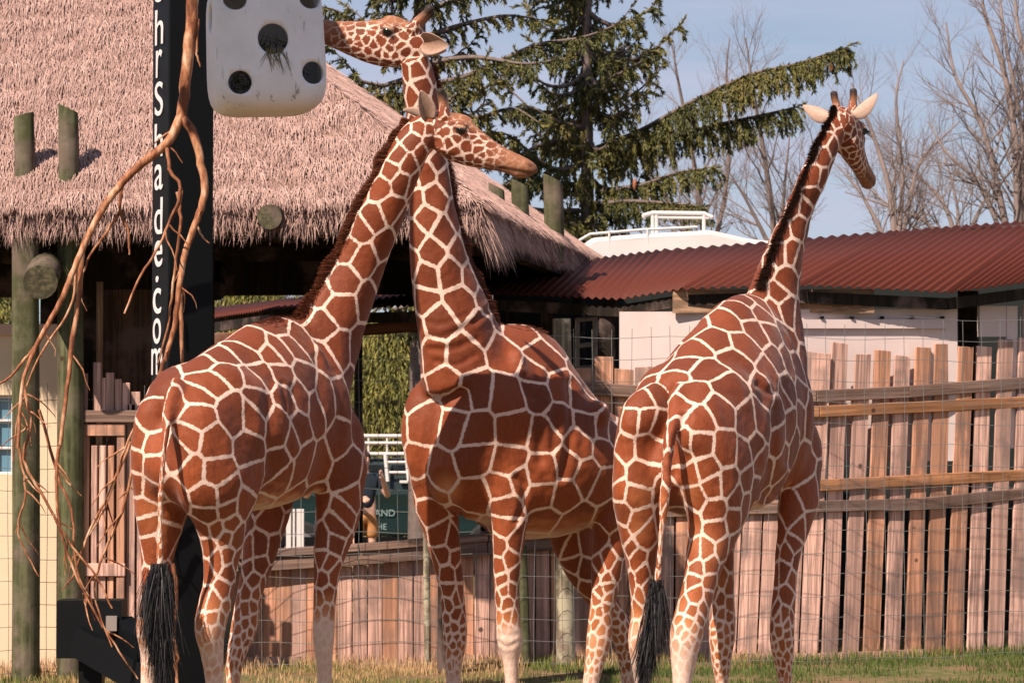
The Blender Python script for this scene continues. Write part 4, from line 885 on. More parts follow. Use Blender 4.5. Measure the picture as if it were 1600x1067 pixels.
def hair_mat(name, a, b):
    m = Mat(name); c = m.mix(m.noise(m.coord(), 30, 3), a, b); return m.set(c, 0.55, 0.3)
M_MANE = hair_mat('mane_hair', (0.050, 0.014, 0.006), (0.17, 0.048, 0.018))
M_MANE_DARK = hair_mat('mane_hair_dark', (0.018, 0.010, 0.008), (0.060, 0.024, 0.012))
M_TUFT = hair_mat('tail_hair', (0.006, 0.006, 0.008), (0.022, 0.020, 0.020))
M_EYE = Mat('eyeball').set((0.008, 0.006, 0.005), 0.08, 0.6)
M_LID = plain('eyelid_skin', (0.34, 0.20, 0.13), 0.6)
M_LASH = plain('eyelash_hair', (0.012, 0.009, 0.008), 0.6)
def ear_mat():
    m = Mat('ear_fur'); k = m.attr('inner'); n = m.noise(m.coord((40, 40, 40)), 1.2, 3)
    outer = m.mix(n, (0.34, 0.225, 0.17), (0.56, 0.40, 0.32))
    inner = m.mix(n, (0.10, 0.055, 0.035), (0.34, 0.20, 0.13))
    return m.set(m.mix(k, outer, inner), 0.7, 0.2)
M_EAR = ear_mat()

def make_ear(name, M, side, L, spread, back, upw, parent, open_dir):
    """leaf-shaped cupped ear; M: head matrix. open_dir: head-local direction that the cup opens to"""
    base = Vector((-0.028, side * 0.072, 0.030))
    ax = Vector((back, side * spread, upw)).normalized()
    op = Vector(open_dir); op = (op - ax * op.dot(ax)).normalized(); wd = ax.cross(op)
    nu, nv = 15, 11; vs, fs, inner = [], [], []
    for layer in (0, 1):
        for i in range(nu):
            t = i / (nu - 1)
            w = 0.058 * L / 0.2 * (math.sin(math.pi * min(1, (t * 0.92 + 0.08)) ** 0.85)) ** 0.75 * (1.0 - 0.12 * t) + 0.004
            if t < 0.2: w = max(w, 0.026)
            cup = 0.62 - 0.35 * t
            for j in range(nv):
                s = -1 + 2 * j / (nv - 1)
                p = base + ax * (t * L) + wd * (w * s) + op * (w * cup * s * s * 1.2 - 0.012 * t * t) - op * (0.006 if layer else 0.0) * (1 - abs(s) * 0.8)
                vs.append(M @ p); inner.append((1.0 - 0.75 * abs(s) ** 2) * (1 - 0.5 * t) if layer == 0 else 0.0)
    off = nu * nv
    for i in range(nu - 1):
        for j in range(nv - 1):
            a, b, c, d = i * nv + j, i * nv + j + 1, (i + 1) * nv + j + 1, (i + 1) * nv + j
            fs.append((a, b, c, d)); fs.append((off + d, off + c, off + b, off + a))
    def rim(a, b): fs.append((a, b, off + b, off + a))
    for i in range(nu - 1):
        rim(i * nv, (i + 1) * nv); rim((i + 1) * nv + nv - 1, i * nv + nv - 1)
    for j in range(nv - 1):
        rim(j + 1, j); rim((nu - 1) * nv + j, (nu - 1) * nv + j + 1)
    me = bpy.data.meshes.new(name); me.from_pydata([tuple(v) for v in vs], [], fs)
    me.polygons.foreach_set('use_smooth', [True] * len(fs)); me.update(); fattr(me, 'inner', inner)
    return link(name, me, M_EAR, parent)

class Giraffe:
    def __init__(s, X0px, Y0, f):
        s.f = Vector((f[0], f[1], 0)).normalized(); s.r = Vector((s.f.y, -s.f.x, 0))
        s.O = Vector(((X0px - CX) / FPX * Y0, Y0, 0)); s.mb = MB(); s.ctl = []
    def p(s, px, py, l=0.0):
        d = ray(px, py); k = (l + s.O.dot(s.r)) / (d.x * s.r.x + d.y * s.r.y)
        return Vector((0, 0, CAMH)) + d * k
    def ctrl(s, p, rad, spacing, pale, lw): s.ctl.append((p.x, p.y, p.z, rad, spacing, pale, lw))
    def trunk(s, st):
        C, A, B = [], [], []
        for px, t, b, hw in st:
            pt, pb = s.p(px, t), s.p(px, b); c = (pt + pb) / 2; C.append(c); A.append(hw); B.append((pt.z - pb.z) / 2)
            for q in (-0.5, 0, 0.5):
                s.ctrl(c + Vector((0, 0, q * B[-1])) + s.r * hw * 0.5, 0.3, 0.25, 0.0, 0.0105); s.ctrl(c + Vector((0, 0, q * B[-1])) - s.r * hw * 0.5, 0.3, 0.25, 0.0, 0.0105)
        s.mid = (C[0] + C[-1]) / 2
        order = C if (C[-1] - C[0]).dot(s.f) > 0 else C[::-1]
        if order is not C: A.reverse(); B.reverse()
        loft(s.mb, order, A, B, s.r, egg=0.30, n=28)
    def loc(s, fd, l, z): return Vector((s.O.x, s.O.y, z)) + s.f * fd + s.r * l
    def neck(s, st, lw=0.011, side2=None):
        """st: (px, py, l, half lateral m, half dorsoventral m)"""
        C = [s.p(a, b, l) for a, b, l, _, _ in st]
        m_ = len(C) - 1; s.neckS = [s.r.lerp(Vector(side2), i / m_) if side2 else s.r.copy() for i in range(m_ + 1)]
        loft(s.mb, C, [q[3] for q in st], [q[4] for q in st], s.neckS, egg=0.25)
        s.neckC = C; s.neckB = [q[4] for q in st]
        for i, c in enumerate(C):
            t = i / (len(C) - 1); s.ctrl(c, st[i][4], 0.20 - 0.09 * t, 0.0, lw * (1 - 0.25 * t))
    def leg(s, l, st, front, top, zj=0.8):
        """st: (px, py, half px, depth ratio[, dl]) down to the frame edge, then fetlock and hoof to the ground"""
        C, A, B = [], [], []
        for q in st:
            px, py, hw, ra = q[:4]; c = s.p(px, py, l + (q[4] if len(q) > 4 else 0)); h = hw * c.y / FPX
            A0 = h / math.sqrt(s.r.x ** 2 + (ra * s.f.x) ** 2); C.append(c); A.append(A0); B.append(A0 * ra)
        k0 = C[0] + (C[0] - C[1]).normalized() * A[0] * 1.1
        C.insert(0, k0); A.insert(0, A[0] * 0.35); B.insert(0, B[0] * 0.35)
        last = C[-1]; fwd = s.f * 0.03
        for z, a, o in ((0.26, 0.040, 0), (0.19, 0.052, 0.1), (0.13, 0.046, 0.8), (0.075, 0.062, 1.6), (0.0, 0.078, 2.2)):
            if z < last.z - 0.05:
                C.append(Vector((last.x, last.y, z)) + fwd * o); A.append(a); B.append(a * 1.1)
        loft(s.mb, C, A, B, s.r, n=16)
        for i, c in enumerate(C):
            z = c.z
            sp = 0.042 + 0.085 * min(1, max(0, (z - 0.65) / 0.75)); pale = 0.28 * min(1, max(0, (1.40 - z) / 0.5)) + 0.62 * min(1, max(0, (zj - z) / 0.28)) ** 0.8
            s.ctrl(c, max(A[i], 0.05), sp, pale + top, 0.0095 if z < 1.1 else 0.0085)
    def head(s, px, py, Y, fwd, up, scale=1.0):
        fwd = Vector(fwd).normalized(); up = Vector(up); up = (up - fwd * up.dot(fwd)).normalized(); left = up.cross(fwd)
        R = Matrix((fwd, left, up)).transposed(); s.HR = R; s.HO = at(px, py, Y); s.HS = scale
        s.HM = Matrix.Translation(s.HO) @ R.to_4x4() @ Matrix.Scale(scale, 4)
        H = lambda x, y, z: s.HM @ Vector((x, y, z))
        st = [(-.075, -.03, .055, .075), (-.02, -.012, .078, .105), (.06, -.010, .090, .122), (.13, -.028, .094, .134), (.20, -.050, .086, .130),
              (.28, -.070, .070, .114), (.37, -.086, .058, .092), (.46, -.098, .053, .074), (.54, -.108, .056, .066), (.60, -.112, .054, .056), (.650, -.116, .043, .042), (.680, -.120, .016, .018)]
        loft(s.mb, [H(a, 0, b) for a, b, _, _ in st], [c * scale for *_, c, _ in st], [d * scale for *_, d in st], -left, n=22, egg=0.12)
        for sd in (-1, 1):
            blob(s.mb, H(.115, sd * .052, -.095), [v * scale for v in (.085, .034, .060)], R)       # jaw
            blob(s.mb, H(.165, sd * .074, .046), [v * scale for v in (.056, .030, .028)], R)        # brow
            blob(s.mb, H(.19, sd * .060, -.02), [v * scale for v in (.08, .034, .045)], R)          # cheek
            blob(s.mb, H(.605, sd * .034, -.098), [v * scale for v in (.040, .022, .026)], R)       # nostril wing
            loft(s.mb, [H(.062, sd * .048, .060), H(.040, sd * .054, .130), H(.016, sd * .062, .185), H(.002, sd * .066, .220), H(-.003, sd * .067, .234)],
                 [v * scale for v in (.044, .030, .025, .029, .012)], [v * scale for v in (.050, .032, .026, .029, .012)], fwd, n=12)
        blob(s.mb, H(.15, 0, .085), [v * scale for v in (.085, .040, .034)], R)
        blob(s.mb, H(.565, 0, -.164), [v * scale for v in (.055, .034, .020)], R)                    # lower lip
        for x in (0, .1, .2, .3): s.ctrl(H(x, 0, -.03), 0.1, 0.052, 0.0, 0.0065)
        for x in (.4, .5, .6): s.ctrl(H(x, 0, -.1), 0.08, 0.045, 0.0, 0.006)
    def tail(s, pts, rad):
        C = [at(a, b, Yt) for a, b, Yt in pts]; loft(s.mb, C, rad, rad, s.r, n=10)
        s.tailC = C
        for c in (Vector(q) for q in catmull(np.array([tuple(c) for c in C]), 26)[4:]): s.ctrl(c, 0.030, 0.042, 0.30, 0.0105)

    def finish(s, name, label, seeds_px, grooves, mane_mat, mane_t=(0.02, 0.97), mane_len=0.09, ears=None, pale_px=(), tuft=None, voxel=0.0125):
        tmp = link('tmp', s.mb.mesh('tmp'))
        md = tmp.modifiers.new('r', 'REMESH'); md.mode = 'VOXEL'; md.voxel_size = voxel; md.use_smooth_shade = True
        dg = bpy.context.evaluated_depsgraph_get()
        me = bpy.data.meshes.new_from_object(tmp.evaluated_get(dg)); old = tmp.data
        bpy.data.objects.remove(tmp); bpy.data.meshes.remove(old); me.name = 'body'
        n = len(me.vertices); co = np.empty(n * 3, np.float32); me.vertices.foreach_get('co', co); co = co.reshape(-1, 3).astype(float)
        def normals():
            a = np.empty(n * 3, np.float32); me.vertex_normals.foreach_get('vector', a); return a.reshape(-1, 3).astype(float)
        # even out the joins: strong on the trunk, light on head and lower legs
        E = np.empty(len(me.edges) * 2, np.int32); me.edges.foreach_get('vertices', E); E = E.reshape(-1, 2)
        I = np.concatenate([E[:, 0], E[:, 1]]); J = np.concatenate([E[:, 1], E[:, 0]]); deg = np.bincount(I, minlength=n)[:, None]
        H0 = np.array(s.HM.inverted()); hl0 = co @ H0[:3, :3].T + H0[:3, 3]
        soft = np.clip((co[:, 2] - 0.95) / 0.5, 0.12, 1) * np.clip((np.linalg.norm(hl0 - np.array([.25, 0, 0]), axis=1) - .35) / .25, 0.10, 1)
        for it in range(34):
            lap = np.column_stack([np.bincount(I, co[J, k], minlength=n) for k in range(3)]) / deg - co
            co = co + lap * (0.62 * soft)[:, None] if it % 2 == 0 or it < 8 else co + lap * (0.25 * soft)[:, None]
        me.vertices.foreach_set('co', co.astype(np.float32).ravel()); me.update()
        no = normals()
        cpos = np.array([0, 0, CAMH]); c_, s_ = math.cos(PITCH), math.sin(PITCH)
        def project(q):
            d = q - cpos; fw = d[:, 1] * c_ + d[:, 2] * s_; upv = -d[:, 1] * s_ + d[:, 2] * c_
            return np.column_stack([CX + FPX * d[:, 0] / fw, CY - FPX * upv / fw])
        uv = project(co); facing = ((cpos - co) * no).sum(1) > 0
        disp = np.array([0.016 * mnoise.noise(Vector(q) * 3.6) + 0.007 * mnoise.noise(Vector((q[0] * 9, q[1] * 9, q[2] * 5))) + 0.0025 * mnoise.noise(Vector(q) * 24) for q in co.tolist()]) * np.clip(soft, .12, 1)     # muscle and skin unevenness
        for poly, depth, w in grooves:
            P = catmull(np.array(poly, float), 24); d = np.full(n, 1e9)
            for a, b in zip(P[:-1], P[1:]):
                ab = b - a; t = np.clip(((uv - a) @ ab) / (ab @ ab), 0, 1); d = np.minimum(d, np.hypot(*(uv - (a + t[:, None] * ab)).T))
            endf = 1.0
            disp += np.where(facing, depth * (-np.exp(-(d / w) ** 2) + 0.45 * np.exp(-((d - 2.0 * w) / w) ** 2)), 0)
        co0, no0 = co.copy(), no.copy(); co = co + no * disp[:, None]
        me.vertices.foreach_set('co', co.astype(np.float32).ravel()); me.update(); no = normals()
        # smooth control fields
        K = np.array(s.ctl); cof = co.astype(np.float32); W = np.zeros(n); acc = np.zeros((n, 3))
        for k in K:
            qd = cof - k[:3].astype(np.float32); qd = np.einsum('ij,ij->i', qd, qd) / np.float32(k[3] ** 2) + np.float32(0.02); w = 1.0 / (qd * qd * np.sqrt(qd)); W += w; acc += w[:, None] * k[4:7]
        acc /= W[:, None]; spacing, pale, lw = acc.T
        H = np.array(s.HM.inverted()); hl = co @ H[:3, :3].T + H[:3, 3]           # head-local
        inhead = (hl[:, 0] > 0.02) & (np.linalg.norm(hl - np.array([.3, 0, -.05]), axis=1) < 0.55) & (np.abs(hl[:, 1]) < .2) & (np.abs(hl[:, 2]) < 0.3)
        fdv = (co - np.array(s.mid)) @ np.array(s.f); belly = np.clip((-no[:, 2] - 0.55) / 0.40, 0, 1) * np.clip((co[:, 2] - 1.05) / 0.2, 0, 1) * (co[:, 2] < 1.75) * np.clip((0.62 - np.abs(fdv)) / 0.15, 0, 1)
        pale = np.clip(pale + 0.95 * belly * (~inhead), 0, 1.2)
        for (qx, qy, rad, amt) in pale_px:
            dd = np.hypot(uv[:, 0] - qx, uv[:, 1] - qy); pale = pale + np.where(facing, amt * np.exp(-(dd / rad) ** 2), 0)
        sm01 = lambda v, a, b: np.clip((v - a) / (b - a), 0, 1)
        muzzle = np.where(inhead, sm01(hl[:, 0], 0.33, 0.50) * 0.9 + sm01(hl[:, 2] + 0.25 * hl[:, 0], 0.075, 0.11) * (hl[:, 0] > .09) * 0.8, 0); muzzle = np.clip(muzzle, 0, 0.95)
        horn = (hl[:, 2] > 0.115) & (hl[:, 0] < 0.115) & (hl[:, 0] > -0.12) & (np.abs(hl[:, 1]) < 0.13)
        muzzle = np.where(horn, np.clip(sm01(hl[:, 2], 0.11, 0.15), 0, .9), muzzle)
        dark = np.where(horn, sm01(hl[:, 2], 0.14, 0.195), 0.0)
        nost = np.exp(-((hl[:, 0] - .636) ** 2 / .022 ** 2 + (np.abs(hl[:, 1]) - .046) ** 2 / .020 ** 2 + (hl[:, 2] + .094) ** 2 / .011 ** 2))
        lip = np.exp(-((hl[:, 2] + .146 - 0.05 * (hl[:, 0] - .55)) / .008) ** 2) * np.clip((hl[:, 0] - .40) / .06, 0, 1) * inhead
        eyed = np.exp(-(((hl[:, 0] - .178) / .040) ** 2 + ((np.abs(hl[:, 1]) - .09) / .04) ** 2 + ((hl[:, 2] - .012) / .024) ** 2))
        dark = np.maximum.reduce([dark, nost * inhead, lip * .75, eyed * 0.9 * inhead, sm01(hl[:, 0], .60, .66) * inhead * 0.45, sm01(0.11 - co[:, 2], 0.0, 0.02)])
        dpt = -.007 * nost * inhead - .006 * lip; co = co + no * dpt[:, None]; me.vertices.foreach_set('co', co.astype(np.float32).ravel()); me.update()
        # patch centres: those read off the photograph, then the unseen side filled evenly
        me.calc_loop_triangles()
        bmx = bmesh.new(); bmx.from_mesh(me); bv = BVHTree.FromBMesh(bmx); bmx.free()
        S6 = np.zeros((4000, 7)); cnt = 0
        def add_seed(q, nn, spc, k):
            nonlocal cnt
            v = np.concatenate([q, np.asarray(nn) * 0.11])
            if cnt:
                A = S6[:cnt]; dd = ((A[:, :6] - v) ** 2).sum(1)
                if (dd < (k * np.minimum(spc, A[:, 6])) ** 2).any(): return
            S6[cnt, :6] = v; S6[cnt, 6] = spc; cnt += 1
        kd_pos = co
        for px, py in seeds_px:
            hit = bv.ray_cast(Vector((0, 0, CAMH)), ray(px, py).normalized())
            if hit[0] is None: continue
            i = int(((kd_pos - np.array(hit[0])) ** 2).sum(1).argmin()); add_seed(hit[0], no[i], spacing[i], 0.28)
        for i in RNG.permutation(n)[:14000]: add_seed(co[i], no[i], spacing[i], 0.86)
        SPa, SNa = S6[:cnt, :3].copy(), S6[:cnt, 3:6] / 0.11
        edge = np.empty(n, np.float32); cell = np.empty(n, np.float32); crand = RNG.random(len(SPa))
        NW = 0.09
        q6 = np.hstack([SPa, SNa * NW]); v6 = np.hstack([co0, no0 * NW])
        for a in range(0, n, 8000):
            v = v6[a:a + 8000]; d2 = (v ** 2).sum(1)[:, None] + (q6 ** 2).sum(1)[None] - 2 * v @ q6.T
            idx = np.argpartition(d2, 7, axis=1)[:, :7]; dd = np.take_along_axis(d2, idx, 1); o = np.argsort(dd, 1)
            idx = np.take_along_axis(idx, o, 1); dd = np.take_along_axis(dd, o, 1)
            sep = np.linalg.norm(q6[idx[:, 1:]] - q6[idx[:, :1]], axis=2)
            edge[a:a + 8000] = ((dd[:, 1:] - dd[:, :1]) / (2 * sep)).min(1); cell[a:a + 8000] = crand[idx[:, 0]]
        fattr(me, 'edge', edge); fattr(me, 'cell', cell); fattr(me, 'lw', lw); fattr(me, 'pale', pale); fattr(me, 'dark', np.clip(dark, 0, 1)); fattr(me, 'muzzle', muzzle)
        base = thing(name, label, 'giraffe', (0, 0, 0), 0, 'giraffes standing in the paddock')
        me.polygons.foreach_set('use_smooth', [True] * len(me.polygons))
        body = link('body', me, M_COAT, base)
        # mane along the crest of the neck
        C = catmull(np.array([tuple(c) for c in s.neckC]), 60); roots, dirs, lens = [], [], []
        for _ in range(6500):
            t = random.uniform(*mane_t); i = min(int(t * 59), 58); c = Vector(C[i]).lerp(Vector(C[i + 1]), t * 59 - i)
            tg = (Vector(C[i + 1]) - Vector(C[max(i - 1, 0)])).normalized(); sv = s.neckS[0].lerp(s.neckS[-1], t); side = (sv - tg * sv.dot(tg)).normalized(); u = side.cross(tg)
            a = random.gauss(0, 0.085); d = (u * math.cos(a) + side * math.sin(a))
            hit = bv.ray_cast(c + d * 0.9, -d, 0.88)
            if hit[0] is None: continue
            roots.append(hit[0] - d * 0.012); dirs.append((d + tg * random.gauss(-0.30, 0.10) + side * random.gauss(0, 0.07)).normalized())
            lens.append(mane_len * (0.7 + 0.45 * mnoise.noise(Vector((t * 14, 3, 1)))) * random.uniform(0.85, 1.08))
        strands('mane', roots, dirs, lens, 0.0026, mane_mat, base, 0.10)
        # eyes, lids, lashes, ears
        for sd in (-1, 1):
            e = MB(); blob(e, s.HM @ Vector((.178, sd * .083, .012)), [.027 * s.HS] * 3); eo = e.build('eye', M_EYE, base)
            eo.data.polygons.foreach_set('use_smooth', [True] * len(eo.data.polygons))
            e = MB(); blob(e, s.HM @ Vector((.176, sd * .086, .028)), [v * s.HS for v in (.036, .024, .017)], s.HR)
            lo = e.build('eyelid', M_LID, eo); lo.data.polygons.foreach_set('use_smooth', [True] * len(lo.data.polygons))
            rt, dr, ln = [], [], []
            for k in range(60):
                x = random.uniform(-.032, .034)
                rt.append(s.HM @ Vector((.178 + x, sd * (.104 - 6 * x * x), .016))); dr.append((s.HR @ Vector((x * 6 + .2, sd * 0.9, -0.45))).normalized()); ln.append(random.uniform(.018, .034))
            strands('eyelashes', rt, dr, ln, 0.0014, M_LASH, eo, -0.2)
        for k in ears: make_ear('ear', s.HM, *k[:5], base, k[5])
        # tail tuft
        if tuft:
            TC = catmull(np.array([tuple(at(a, b, Yt)) for a, b, Yt in tuft[0]]), 30); roots, dirs, lens = [], [], []
            for _ in range(2800):
                t = random.random() ** 1.3 * 0.80; i = int(t * 29); c = Vector(TC[i]); tg = (Vector(TC[min(i + 3, 29)]) - c).normalized()
                w = tuft[1] * (math.sin(math.pi * min(1, t * 1.1 + 0.12)) ** 0.6)
                off = Vector((random.gauss(0, .45) * w, random.gauss(0, .45) * w, 0))
                roots.append(c + off); dirs.append((tg + off * 1.6 + Vector((random.gauss(0, .13), random.gauss(0, .13), 0))).normalized()); lens.append(random.uniform(0.12, 0.30) * (1.1 - 0.4 * t))
            strands('tail_tuft', roots, dirs, lens, 0.0024, M_TUFT, base, 0.22, seg=4)
        s.bv = bv
        return base
def zs(x0, y0, sc, pts): return [(x0 + a / sc, y0 + b / sc) for a, b in pts]
Z3 = 1067 / 300

# ---------------------------------------------------------------- giraffe with its rump to the post, head over its neighbour's neck
g = Giraffe(268, 16.5, (math.sin(math.radians(28)), math.cos(math.radians(28))))
g.trunk([(256, 655, 700, .10), (264, 612, 760, .22), (280, 588, 792, .30), (305, 567, 800, .345), (340, 546, 805, .37), (380, 522, 803, .37), (420, 500, 795, .345), (455, 494, 780, .31), (485, 515, 760, .25), (505, 560, 725, .17), (515, 600, 690, .08)])
g.neck([(478, 605, .02, .25, .30), (498, 550, .06, .21, .27), (527, 484, .13, .16, .215), (560, 412, .24, .130, .172), (592, 340, .37, .112, .143), (622, 272, .50, .098, .125), (647, 222, .59, .085, .110), (668, 196, .63, .07, .09)], side2=(-.1, -1, 0))
g.head(676, 199, 17.74, (math.cos(math.radians(13.5)), -0.10, -math.sin(math.radians(13.5))), (0.2, 0, 1), 0.99)
# haunches and shoulders
for l in (-1, 1):
    blob(g.mb, g.loc(.60, l * .25, 2.12), (.075, .13, .09)); blob(g.mb, g.loc(.10, l * .14, 2.02), (.06, .07, .10)); blob(g.mb, g.loc(1.18, l * .20, 2.18), (.07, .07, .26))
    blob(g.mb, g.loc(.36, l * .11, 2.0), (.23, .36, .30), Matrix.Rotation(math.radians(-28), 3, 'Z'))
    blob(g.mb, g.loc(1.30, l * .16, 1.95), (.16, .26, .40), Matrix.Rotation(math.radians(-28), 3, 'Z'))
g.leg(.175, [(336, 640, 66, 2.2, -.05), (346, 700, 74, 2.2, -.02), (345, 755, 66, 2.1), (347, 802, 48, 1.7), (347, 840, 36, 1.35), (344, 880, 27, 1.25), (342, 913, 25, 1.3), (332, 958, 25, 1.35), (328, 984, 24, 1.3), (331, 1016, 18.5, 1.25), (335, 1067, 14, 1.2)], False, 0.05, 0.98)
g.leg(-.175, [(282, 645, 58, 2.1, .05), (268, 705, 60, 2.1, .02), (256, 762, 50, 1.9), (251, 805, 40, 1.5), (247, 850, 30, 1.25), (244, 893, 23, 1.25), (240, 940, 20, 1.3), (233, 980, 20, 1.3), (234, 1018, 15, 1.2), (232, 1067, 12.5, 1.2)], False, 0.05, 0.98)
g.leg(.19, [(530, 668, 38, 1.5, -.06), (534, 730, 40, 1.5), (529, 795, 36, 1.35), (521, 840, 29, 1.25), (511, 891, 21, 1.2), (507, 947, 17.5, 1.15), (506, 990, 17.5, 1.15), (506, 1012, 15.5, 1.1), (507, 1040, 12.5, 1.1), (507, 1067, 11.5, 1.1)], True, 0, 0.92)
g.leg(-.19, [(440, 690, 44, 1.5), (428, 760, 40, 1.4), (418, 806, 33, 1.3), (406, 863, 26, 1.25), (393, 916, 20.5, 1.2), (386, 950, 20, 1.15), (380, 986, 20.5, 1.15), (369, 1023, 15, 1.1), (364, 1067, 11.5, 1.1)], True, 0.1, 0.55)
g.tail([(278, 596, 16.52), (266, 622, 16.38), (259, 670, 16.24), (254, 730, 16.18), (250, 810, 16.2), (250, 895, 16.22)], [.052, .047, .040, .032, .025, .020])
G1_SEEDS = (zs(190, 530, Z3, [(480, 240), (590, 165), (420, 300), (290, 345), (420, 430), (620, 420), (770, 350), (730, 210), (690, 85), (840, 80), (570, 100), (440, 130), (900, 200), (960, 30), (920, 330), (1000, 310), (890, 490),
    (370, 545), (510, 580), (710, 610), (325, 635), (385, 730), (530, 740), (730, 770), (480, 880), (585, 860), (690, 910), (480, 985), (590, 955), (155, 450), (155, 580), (85, 670), (150, 710), (90, 820), (150, 835), (110, 935), (130, 1040), (95, 560), (960, 560), (880, 690), (1000, 700), (900, 770)])
  + zs(190, 767, Z3, [(455, 215), (530, 215), (600, 190), (580, 255), (485, 310), (590, 360), (530, 385), (640, 270), (640, 390), (480, 445), (600, 455), (570, 550), (450, 600), (515, 620), (585, 650), (430, 740), (150, 305), (255, 270), (700, 340), (765, 320), (695, 430), (770, 400), (725, 500), (750, 580), (680, 660), (735, 640), (650, 770), (740, 720), (700, 840), (690, 560)])
  + zs(400, 100, 2.319, [(595, 230), (565, 278), (512, 332), (487, 387), (555, 365), (525, 430), (452, 447), (490, 525), (425, 560), (375, 600), (468, 655), (392, 705), (330, 670), (310, 780), (412, 850), (305, 890), (225, 830), (160, 910), (240, 945), (75, 950), (160, 1000), (390, 1000)])
  + zs(380, 400, Z3, [(200, 520), (330, 510), (460, 560), (530, 510), (140, 560), (350, 680), (240, 660), (100, 650), (90, 810), (225, 790), (310, 790), (460, 800), (560, 800), (60, 470), (20, 520), (400, 830), (210, 960), (310, 960), (640, 930), (540, 1010), (60, 900), (640, 510)])
  + zs(580, 110, Z3, [(430, 400), (470, 375), (525, 430), (545, 490), (470, 455), (420, 480), (490, 515), (330, 400), (380, 415), (280, 465), (215, 520)])
  + zs(400, 680, Z3, [(510, 200), (540, 360), (505, 440), (460, 520), (440, 590), (400, 720), (380, 800), (430, 780), (400, 880), (370, 590), (360, 680)]))
G1_GROOVES = [([(424, 600), (420, 640), (421, 690), (427, 730)], .013, 9), ([(455, 610), (458, 650), (470, 690)], .006, 7), ([(494, 560), (500, 610), (494, 660)], .007, 7), ([(522, 580), (531, 630), (528, 680)], .005, 7),
    ([(440, 600), (444, 640)], .008, 4)]
g.finish('giraffe', 'giraffe with black tail tuft by the lettered post, its head crossing another giraffe\'s neck', G1_SEEDS, G1_GROOVES, M_MANE, (0.10, 0.95), 0.085,
    [(1, .21, .40, -1.0, .30, (0.2, .3, 1)), (-1, .185, .55, -.42, 1.0, (0.5, -1, 0.1))], [(250, 830, 30, .25), (505, 985, 40, .4), (345, 830, 50, .22), (230, 790, 40, .25)],
    ([(250, 880, 16.22), (247, 930, 16.2), (250, 1000, 16.2), (254, 1075, 16.2)], .075))
G1 = g
# ---------------------------------------------------------------- tall giraffe facing us, muzzle at the hanging cube
g = Giraffe(690, 18.7, (-math.sin(math.radians(51)), -math.cos(math.radians(51))))
g.trunk([(684, 602, 735, .13), (706, 556, 790, .25), (745, 528, 818, .32), (792, 500, 842, .37), (840, 548, 852, .41), (890, 598, 840, .40), (930, 632, 815, .36), (962, 656, 790, .29), (985, 690, 760, .15)])
g.neck([(735, 590, 0, .25, .34), (716, 520, 0, .205, .29), (698, 452, 0, .175, .235), (684, 392, 0, .148, .195), (675, 335, 0, .125, .165), (673, 275, 0, .110, .140), (666, 200, 0, .100, .128), (656, 130, 0, .09, .118), (648, 92, 0, .075, .095)], lw=.0145)
g.head(652, 74, 18.60, (-math.cos(math.radians(21)), 0.0, math.sin(math.radians(21))), (0.3, 0, 1), 1.13)
R40 = Matrix.Rotation(math.radians(-51), 3, 'Z')
blob(g.mb, g.p(676, 672, .16), (.165, .22, .34), R40); blob(g.mb, g.p(776, 655, -.18), (.155, .26, .38), R40)
for l in (-1, 1): blob(g.mb, g.p(938, 725, l * .11), (.22, .34, .34), R40)
g.leg(.20, [(668, 700, 36, 1.5, -.05), (676, 755, 33, 1.4), (681, 792, 33, 1.35), (690, 832, 28, 1.25), (699, 877, 23, 1.2), (707, 933, 19, 1.15), (711, 985, 19.5, 1.15), (710, 1012, 18, 1.1), (709, 1034, 14, 1.1), (708, 1067, 12, 1.1)], True, 0, 0.60)
g.leg(-.21, [(790, 690, 40, 1.6, .04), (796, 745, 36, 1.5), (796, 792, 31, 1.4), (794, 846, 26, 1.25), (791, 919, 19.5, 1.2), (793, 960, 19, 1.15), (796, 995, 20.5, 1.15), (798, 1014, 18, 1.1), (798, 1034, 12.5, 1.1), (799, 1067, 10.5, 1.1)], True, 0, 0.80)
g.leg(-.20, [(962, 725, 50, 1.5, .05), (963, 785, 43, 1.45), (957, 835, 31, 1.25), (950, 880, 27, 1.2), (945, 924, 21.5, 1.2), (939, 960, 19, 1.25), (936, 1000, 20.5, 1.3), (929, 1036, 15.5, 1.2), (923, 1067, 13, 1.2)], False, 0.08, 0.45)
g.leg(.20, [(905, 760, 46, 1.3, -.04), (893, 820, 40, 1.35), (905, 870, 32, 1.3), (926, 915, 24, 1.25), (950, 950, 20, 1.25), (970, 985, 19, 1.3), (978, 1025, 14, 1.2), (982, 1067, 11.5, 1.2)], False, 0, 0.4)
blob(g.mb, g.p(949, 818, -.25), (.075, .085, .085))
for l in (-1, 1): blob(g.mb, g.loc(-1.05, l * .28, 2.02), (.075, .13, .09)); blob(g.mb, g.loc(-.42, l * .23, 2.18), (.07, .07, .26))
g.tail([(975, 660, 19.7), (992, 690, 19.9), (1000, 760, 20.0), (1002, 860, 20.0)], [.04, .03, .02, .014])
